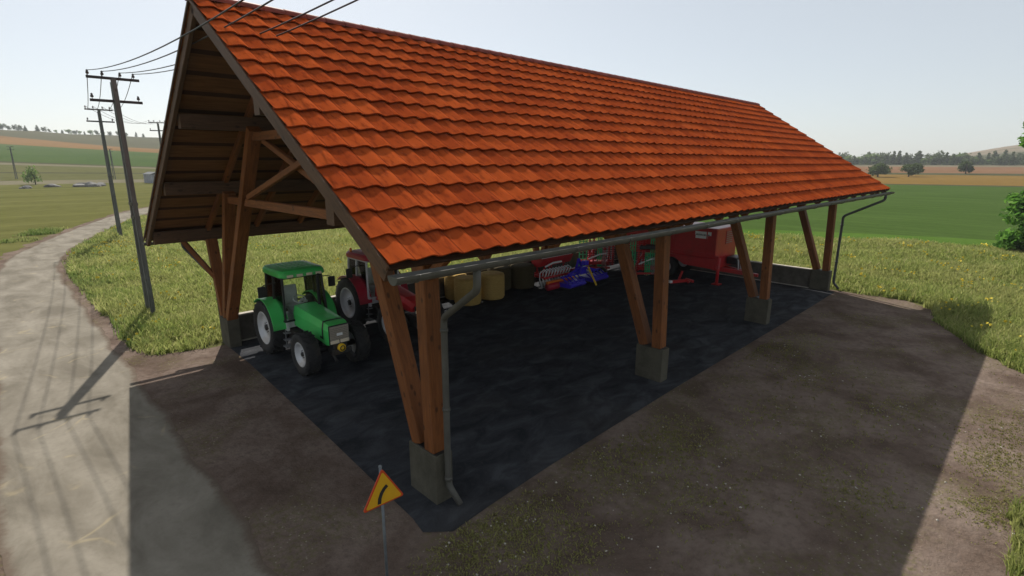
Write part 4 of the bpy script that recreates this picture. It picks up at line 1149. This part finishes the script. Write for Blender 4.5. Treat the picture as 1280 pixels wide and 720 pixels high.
# three field bushes
def bush_lobes(w, h, seed):
    r = random.Random(seed); return [(r.uniform(-.5, .5) * w * .75, r.uniform(-.5, .5) * w * .6, h * r.uniform(0.32, 0.72), w * .26, w * .26, h * .27) for _ in range(9)]
for i, (x, y, w, h, lab) in enumerate([(262, 45.6, 10.5, 5.8, 'leftmost round dark bush beyond the green crop field'), (274, 37.0, 9.5, 5.9, 'middle round dark bush beyond the green crop field'), (335, 24.3, 6.2, 6.6, 'lone uneven dark tree standing in the brown field on the right')]):
    make_tree('field_bush', (x, y, hz(x, y)), bush_lobes(w, h, 20 + i), 1800, 0.42, 'leaf_dark', (h * 0.75, 0.25), 30 + i, lab, 'bush', 'bushes in the right hand fields')
make_tree('young_tree', (3.9, 183, hz(3.9, 183)), bush_lobes(5.0, 5.6, 44), 330, 0.36, 'leaf_pale', (4.6, 0.13), 45, 'pale green young tree standing alone in the left field', 'tree')
# far tree lines
def far_proto(kind, seed):
    r = random.Random(seed)
    if kind == 0: lobes = [(0, 0, 0.16, .24, .24, .16), (0, 0, .38, .21, .21, .17), (0, 0, .60, .16, .16, .16), (0, 0, .82, .09, .09, .16)]
    else: lobes = [(r.uniform(-.16, .16), r.uniform(-.16, .16), r.uniform(.18, .76), .25, .25, .22) for _ in range(9)]
    t = make_tree('far_tree', (0, 0, 0), lobes, 560, 0.055, 'leaf_dark' if kind < 2 else 'leaf_pale', (0.7, 0.02), seed, 'x', 'tree'); return t
protos = [far_proto(0, 61), far_proto(1, 62), far_proto(2, 63), far_proto(1, 64)]
used = set()
def far_tree(k, x, y, h, label, group):
    src = protos[k]; c = src if k not in used else copy_tree(src)
    used.add(k); c.location = (x, y, hz(x, y) - 0.06 * h); q_ = rnd.uniform(1.0, 1.5); c.scale = (h * q_, h * q_, h); c.rotation_euler = (0, 0, rnd.uniform(0, 6)); tag(c, label, 'tree', group)
for i in range(84):
    th = math.radians(15.0 - 13.4 * (i + rnd.uniform(-.5, .5)) / 84); rr = 575 + rnd.uniform(0, 45)
    far_tree(rnd.choice([0, 0, 1, 2, 3]), -5.2 + rr * math.cos(th), -7.3 + rr * math.sin(th), rnd.choice([6, 7, 8, 9, 10.5, 12.5]) * rnd.uniform(.9, 1.1), 'dark distant tree in the long row on the right hand horizon', 'trees of the far right row')
for thd, h in [(90.3, 7), (89.9, 8), (89.6, 7), (89.3, 8.5), (88.9, 9), (88.5, 11), (88.2, 9.5), (87.9, 8), (87.5, 9.5), (87.2, 8.5), (86.9, 8), (86.2, 9.5), (85.8, 8.5), (85.5, 6), (85.1, 5.5), (84.7, 5.5), (84.3, 8), (83.9, 7), (83.6, 6.5), (83.3, 5.5), (82.9, 8.5), (82.5, 8.5), (82.1, 6), (81.6, 7), (81.1, 7.5), (80.6, 7.5), (79.8, 8), (79.3, 6)]:
    # bearings of the crest trees from the lane
    th = math.radians(thd + 0.3); rr = 850 + rnd.uniform(-30, 10)
    far_tree(rnd.choice([1, 2, 3, 3, 0]), -5.2 + rr * math.cos(th), -7.3 + rr * math.sin(th), h * 0.85, 'dark distant tree on the crest of the left hand hill', 'trees on the left hill crest')

# ------------------------------------------------------------------ rocks and hut in the left field
def rock(loc, s, seed, label):
    bm = bmesh.new(); bmesh.ops.create_icosphere(bm, subdivisions=3, radius=1); g = random.Random(seed)
    dirs = [(Vector((g.gauss(0, 1), g.gauss(0, 1), g.gauss(0, 1))).normalized(), g.uniform(0.55, 0.9)) for _ in range(9)]
    for v in bm.verts:
        for d, c in dirs:
            k = v.co.dot(d)
            if k > c: v.co -= d * (k - c) * 0.9
        v.co = Vector((v.co.x * s[0], v.co.y * s[1], v.co.z * s[2]))
    me = D.meshes.new('boulder'); bm.to_mesh(me); bm.free(); me.materials.append(M['stone'])
    o = D.objects.new('boulder', me); COL.objects.link(o); o.location = loc; o.rotation_euler = (0, 0, g.uniform(0, 6)); tag(o, label, 'boulder', 'grey boulders in the left field')
for i in range(13):
    x = rnd.uniform(4.5, 15.5); y = rnd.uniform(160, 168)
    rock((x, y, hz(x, y) + 0.1), (rnd.uniform(.8, 2.0), rnd.uniform(.7, 1.6), rnd.uniform(.5, 1.25)), 70 + i, 'grey boulder in the loose heap between the young tree and the poles')
for i in range(4):
    x = rnd.uniform(-2.2, 2.0); y = rnd.uniform(158, 163)
    rock((x, y, hz(x, y) + 0.05), (rnd.uniform(.8, 1.6), rnd.uniform(.7, 1.3), rnd.uniform(.35, .7)), 90 + i, 'low grey boulder at the left edge of the field')
t = empty('field_hut', (29.6, 178, hz(29.6, 178)), 0.3); tag(t, 'small grey hut in the field beside the gable edge', 'hut')
MB().box((0, 0, 1.25), (3.0, 4.0, 2.5), None, 0.03).build('wall', M['hut'], t)
MB().prism([(-1.7, 2.5), (1.7, 2.5), (0.0, 3.15)], -2.2, 2.2, 'y').build('roof', M['darkpipe'], t)
MB().box((-0.3, -2.02, 0.95), (0.9, 0.06, 1.9)).build('door', M['iron'], t)

# ------------------------------------------------------------------ grass
def in_poly(px, py, poly):
    P = np.array(poly); x0, y0 = P[:, 0], P[:, 1]; x1, y1 = np.roll(x0, -1), np.roll(y0, -1)
    ins_ = np.zeros(len(px), bool)
    for a, b, c, d in zip(x0, y0, x1, y1):
        cond = ((b > py) != (d > py)); xi = (c - a) * (py - b) / (d - b + 1e-12) + a
        ins_ ^= cond & (px < xi)
    return ins_
def blades(px, py, hh, ww, per, seed, spread=0.12, lean=0.45):
    g = np.random.default_rng(seed); n = len(px) * per
    X = np.repeat(px, per) + g.normal(0, 1, n) * np.repeat(ww, per) * spread * 10; Y = np.repeat(py, per) + g.normal(0, 1, n) * np.repeat(ww, per) * spread * 10
    H = np.repeat(hh, per) * g.uniform(0.55, 1.25, n); W = np.repeat(ww, per) * g.uniform(0.6, 1.3, n)
    a = g.uniform(0, 2 * PI, n); la = g.uniform(0, 2 * PI, n); ll = H * g.uniform(0.05, lean, n)
    Z = height(X, Y)
    sx, sy = np.cos(a) * W / 2, np.sin(a) * W / 2; lx, ly = np.cos(la) * ll, np.sin(la) * ll
    z0 = np.stack([X - sx, Y - sy, Z - 0.01], 1); z1 = np.stack([X + sx, Y + sy, Z - 0.01], 1)
    m0 = np.stack([X + sx * .8 + lx * .35, Y + sy * .8 + ly * .35, Z + H * .6], 1); m1 = np.stack([X - sx * .8 + lx * .35, Y - sy * .8 + ly * .35, Z + H * .6], 1)
    tp = np.stack([X + lx, Y + ly, Z + H * .97], 1)
    V = np.stack([z0, z1, m0, m1, tp], 1).reshape(-1, 3)
    o = np.arange(n)[:, None] * 5
    F = np.concatenate([o + np.array([[0, 1, 2]]), o + np.array([[0, 2, 3]]), o + np.array([[3, 2, 4]])])
    c = np.clip(np.repeat(g.beta(2, 2.4, len(px)), per) + g.normal(0, .1, n), 0, 1)
    G = np.repeat(np.stack([c, c, c], 1), 5, 0)
    return V, F, G
def inview(x, y, m=4):
    th = np.degrees(np.arctan2(y - CAM[1], x - CAM[0])); return (th > 45.5 - 46 - m - 16) & (th < 45.5 + 46 + m)
def meadow_mask(x, y, g):
    r = np.hypot(x + 5.2, y + 7.3)
    e = 0.30 * np.sin(y * 1.1) + 0.16 * np.sin(y * 2.9 + 1) + 0.10 * np.sin(x * 3.3)
    north = (x > rdR(y) + 0.55 + e * .6) & (y > 12.75 + 0.25 * e) & (x < 27)
    near_path = in_poly(x, y, YARD_P)
    shedbox = (x > -0.6) & (x < 25.5) & (y > -1) & (y < 13.15)
    r2 = r * (1 + 0.004 * (np.degrees(np.arctan2(y + 7.3, x + 5.2)) - 8))
    east = (x > 5) & (r2 < 54.5 + e) & ~shedbox & ((x > 25.35) | (y < -4))
    road = (x < rdR(y) + 0.4) & (x > rdL(y) - 0.6)
    return (north | east) & ~near_path & ~shedbox & ~road & (r < 74)
g = np.random.default_rng(3)
N = 680000
cx_ = g.uniform(-4, 56, N); cy_ = g.uniform(-32, 68, N)
r = np.hypot(cx_ - CAM[0], cy_ - CAM[1])
keep = inview(cx_, cy_) & meadow_mask(cx_, cy_, g) & (g.uniform(0, 1, N) < np.minimum(1, (17 / r) ** 1.15))
# what stands behind the roof and the shed is out of sight from every near viewpoint
gx, gy = cx_[keep], cy_[keep]
r = np.hypot(gx - CAM[0], gy - CAM[1])
patch = 0.5 + 0.5 * np.sin(gx * 0.7 + 1.3 * np.sin(gy * 0.45)) * np.sin(gy * 0.55 + 1.1 * np.sin(gx * 0.31))
hh = (0.17 + 0.31 * patch) * g.uniform(0.6, 1.3, len(gx)); ww = 0.013 + 0.0009 * r
V, F, G = blades(gx, gy, hh, ww, 5, 4, 0.14, 0.95)
o = raw_mesh('meadow_grass', V, F, M['blade'], G); tag(o, 'tall yellowish meadow grass around the shed', 'grass', None, 'stuff')
print('grass tufts', len(gx))
# verge clumps: thicker lush tufts at the borders of lane and yard and on the left verge
N = 60000
x = g.uniform(-12, 26, N); y = g.uniform(-12, 66, N)
d = np.where(x < rdL(y), rdL(y) - x, 9)
pm = np.sin(y * 0.35 + 1.0) + 0.7 * np.sin(y * 0.9) > 0.55
left = (d > 0.75) & (d < 3.2) & pm & (y > 30)
right = (x - rdR(y) > 0.35) & (x - rdR(y) < 1.9) & (y > 14.3) & (g.uniform(0, 1, N) < .8)
low = (x > 6.5) & (x < 13.5) & (y < -7.7) & (y > -10.5) & ~in_poly(x, y, YARD_P)
k = (left | right | low) & inview(x, y)
gx, gy = x[k], y[k]; r = np.hypot(gx - CAM[0], gy - CAM[1])
V, F, G = blades(gx, gy, g.uniform(.18, .38, len(gx)), 0.02 + 0.0011 * r, 5, 6)
o = raw_mesh('verge_grass', V, F, M['lush'], G); tag(o, 'lush green grass tufts along the lane and yard edge', 'grass', None, 'stuff')
# weeds on the yard
WEEDS = [(-0.02, -1.7, 0.6, 0.45, 260), (0.94, -1.64, 0.6, 0.4, 260), (0.25, -0.97, 0.4, 0.3, 120), (-0.72, -1.28, 0.4, 0.3, 120), (3.83, -1.71, 0.7, 0.4, 260), (5.17, -2.33, 0.6, 0.4, 200), (5.56, -1.69, 0.5, 0.3, 120), (14.27, -1.5, 1.0, 0.6, 160), (10.86, -5.08, 0.9, 0.5, 160), (8.31, -2.92, 0.8, 0.5, 120), (6.38, -5.41, 0.6, 0.4, 160), (4.01, -3.47, 0.7, 0.4, 160), (12.12, -2.93, 0.8, 0.5, 120), (9.82, -7.53, 0.6, 0.4, 260), (11.95, -7.63, 0.7, 0.4, 200), (7.49, -7.55, 0.4, 0.3, 160), (0.96, -2.66, 0.5, 0.3, 120), (13.03, -0.86, 0.8, 0.4, 120)]
cw = np.array([(a, b) for a, b, c, d, n in WEEDS])
x = np.concatenate([a + g.normal(0, c * 1.15, int(n * 2.4)) for a, b, c, d, n in WEEDS] + [g.uniform(-2, 22, 900)])
y = np.concatenate([b + g.normal(0, d * 1.1, int(n * 2.4)) for a, b, c, d, n in WEEDS] + [g.uniform(-8, -0.9, 900)])
k = (y < -0.85) & (x > -2.4) & in_poly(x, y, YARD_P); x, y = x[k], y[k]
V, F, G = blades(x, y, g.uniform(.015, .06, len(x)), np.full(len(x), .026), 3, 8, 0.12, 1.5)
o = raw_mesh('yard_weeds', V, F, M['weed'], G); tag(o, 'sparse low weeds scattered over the muddy yard', 'weeds', None, 'stuff')
# pebbles on the yard
mbp = MB()
for j in range(260):
    c = cw[rnd.randrange(len(cw))]; x_, y_ = c[0] + rnd.gauss(0, .8), c[1] + rnd.gauss(0, .6)
    if y_ > -0.9 or not in_poly(np.array([x_]), np.array([y_]), YARD_P)[0]: continue
    s_ = rnd.uniform(.012, .034); rr_ = Matrix.Rotation(rnd.uniform(0, 6), 3, 'Z') @ Matrix.Rotation(rnd.uniform(-.5, .5), 3, 'X')
    vs = [rr_ @ Vector(p) * s_ * rnd.uniform(.8, 1.2) for p in ((1, 0, 0), (-1, 0, 0), (0, .8, 0), (0, -.8, 0), (0, 0, .6), (0, 0, -.4))]
    mbp.add([v + Vector((x_, y_, 0.012)) for v in vs], [(0, 2, 4), (2, 1, 4), (1, 3, 4), (3, 0, 4), (2, 0, 5), (1, 2, 5), (3, 1, 5), (0, 3, 5)])
o = mbp.build('pebbles', M['cap']); tag(o, 'pale pebbles scattered over the muddy yard', 'pebbles', None, 'stuff')
# yellow flowers: small clusters
N = 3000
cc = np.column_stack([g.uniform(-3, 54, N), g.uniform(-20, 62, N)])
k = meadow_mask(cc[:, 0], cc[:, 1], g) & inview(cc[:, 0], cc[:, 1]) & (g.uniform(0, 1, N) < .28)
cc = cc[k]; Vs, Fs = [], []; o_ = 0
for (x_, y_) in cc:
    rr_ = math.hypot(x_ + 5.2, y_ + 7.3)
    for q in range(rnd.randint(2, 6)):
        fx, fy = x_ + rnd.gauss(0, .22), y_ + rnd.gauss(0, .22); fz = rnd.uniform(.26, .46); s_ = rnd.uniform(.028, .05) * (1 + rr_ * .012)
        for m_ in range(3):
            a = Vector((rnd.gauss(0, 1), rnd.gauss(0, 1), rnd.gauss(0, .6))).normalized(); b = a.cross(Vector((rnd.gauss(0, 1), rnd.gauss(0, 1), rnd.gauss(0, 1)))).normalized()
            c = Vector((fx, fy, fz))
            Vs += [c - a * s_, c + b * s_, c + a * s_, c - b * s_]; Fs.append((o_, o_ + 1, o_ + 2, o_ + 3)); o_ += 4
o = raw_mesh('yellow_flowers', np.array([tuple(v) for v in Vs]), np.array(Fs), M['petal']); tag(o, 'small yellow wild flowers dotted through the meadow', 'flowers', None, 'stuff')

# ------------------------------------------------------------------ air
HAZE = 0.00026
if HAZE:
    mb = MB().box((0, 0, 48), (4600, 4600, 100)); hzo = None
    me = D.meshes.new('haze'); me.from_pydata([(-2300, -2300, -1.2), (2300, -2300, -1.2), (2300, 2300, -1.2), (-2300, 2300, -1.2), (-2300, -2300, 90), (2300, -2300, 90), (2300, 2300, 90), (-2300, 2300, 90)], [], [(3, 2, 1, 0), (4, 5, 6, 7), (0, 1, 5, 4), (1, 2, 6, 5), (2, 3, 7, 6), (3, 0, 4, 7)])
    mh = D.materials.new('haze_air'); mh.use_nodes = True; nt = mh.node_tree; nt.nodes.remove(nt.nodes['Principled BSDF'])
    pv = nt.nodes.new('ShaderNodeVolumePrincipled'); pv.inputs['Color'].default_value = (0.85, 0.90, 0.95, 1); pv.inputs['Density'].default_value = HAZE; pv.inputs['Anisotropy'].default_value = 0.2
    nt.links.new(pv.outputs[0], nt.nodes['Material Output'].inputs['Volume'])
    me.materials.append(mh); o = D.objects.new('haze', me); COL.objects.link(o); tag(o, kind='stuff')

# ------------------------------------------------------------------ light
SUN = Vector((0.40, 0.99, 1.0)).normalized()
el = math.asin(SUN.z); rot = math.atan2(SUN.x, SUN.y)
w = D.worlds.new('World'); SC.world = w; w.use_nodes = True
nt = w.node_tree; bg = nt.nodes['Background']
sky = nt.nodes.new('ShaderNodeTexSky'); sky.sky_type = 'NISHITA'; sky.sun_disc = False
sky.sun_elevation = el; sky.sun_rotation = rot
sky.air_density = 0.75; sky.dust_density = 0.9; sky.ozone_density = 1.0; sky.altitude = 100
hs = nt.nodes.new('ShaderNodeHueSaturation'); hs.inputs['Saturation'].default_value = 0.85; nt.links.new(sky.outputs[0], hs.inputs['Color'])
mxw = nt.nodes.new('ShaderNodeMix'); mxw.data_type = 'RGBA'; mxw.inputs[0].default_value = 0.57; mxw.inputs[7].default_value = (5.25, 5.4, 5.15, 1)   # thin even high cloud
nt.links.new(hs.outputs[0], mxw.inputs[6]); nt.links.new(mxw.outputs[2], bg.inputs[0]); bg.inputs[1].default_value = 0.098
sl = D.lights.new('Sun', 'SUN'); sl.energy = 4.2; sl.angle = math.radians(0.5); sl.color = (1.0, 0.93, 0.82)
so = D.objects.new('Sun', sl); COL.objects.link(so); so.rotation_euler = (-SUN).to_track_quat('-Z', 'Y').to_euler(); so.location = (0, 0, 60)

# ------------------------------------------------------------------ camera
cam = D.cameras.new('Camera'); cam.sensor_width = 36; cam.lens = FPX / 1280 * 36; cam.clip_end = 9000; cam.clip_start = 0.05
co = D.objects.new('Camera', cam); COL.objects.link(co)
f = Vector((math.cos(PITCH) * math.cos(YAW), math.cos(PITCH) * math.sin(YAW), math.sin(PITCH)))
rt = Vector((math.sin(YAW), -math.cos(YAW), 0)); up = rt.cross(f)
r2 = rt * math.cos(ROLL) + up * math.sin(ROLL); u2 = -rt * math.sin(ROLL) + up * math.cos(ROLL)
mw = Matrix((r2, u2, -f)).transposed().to_4x4(); mw.translation = Vector(CAM); co.matrix_world = mw
SC.camera = co
SC.view_settings.view_transform = 'Standard'; SC.view_settings.look = 'None'; SC.view_settings.gamma = 1; SC.view_settings.exposure = 0.5
SC.view_settings.use_curve_mapping = False
SC.cycles.max_bounces = 6; SC.cycles.transparent_max_bounces = 8; SC.cycles.volume_bounces = 0
SC.cycles.use_denoising = True
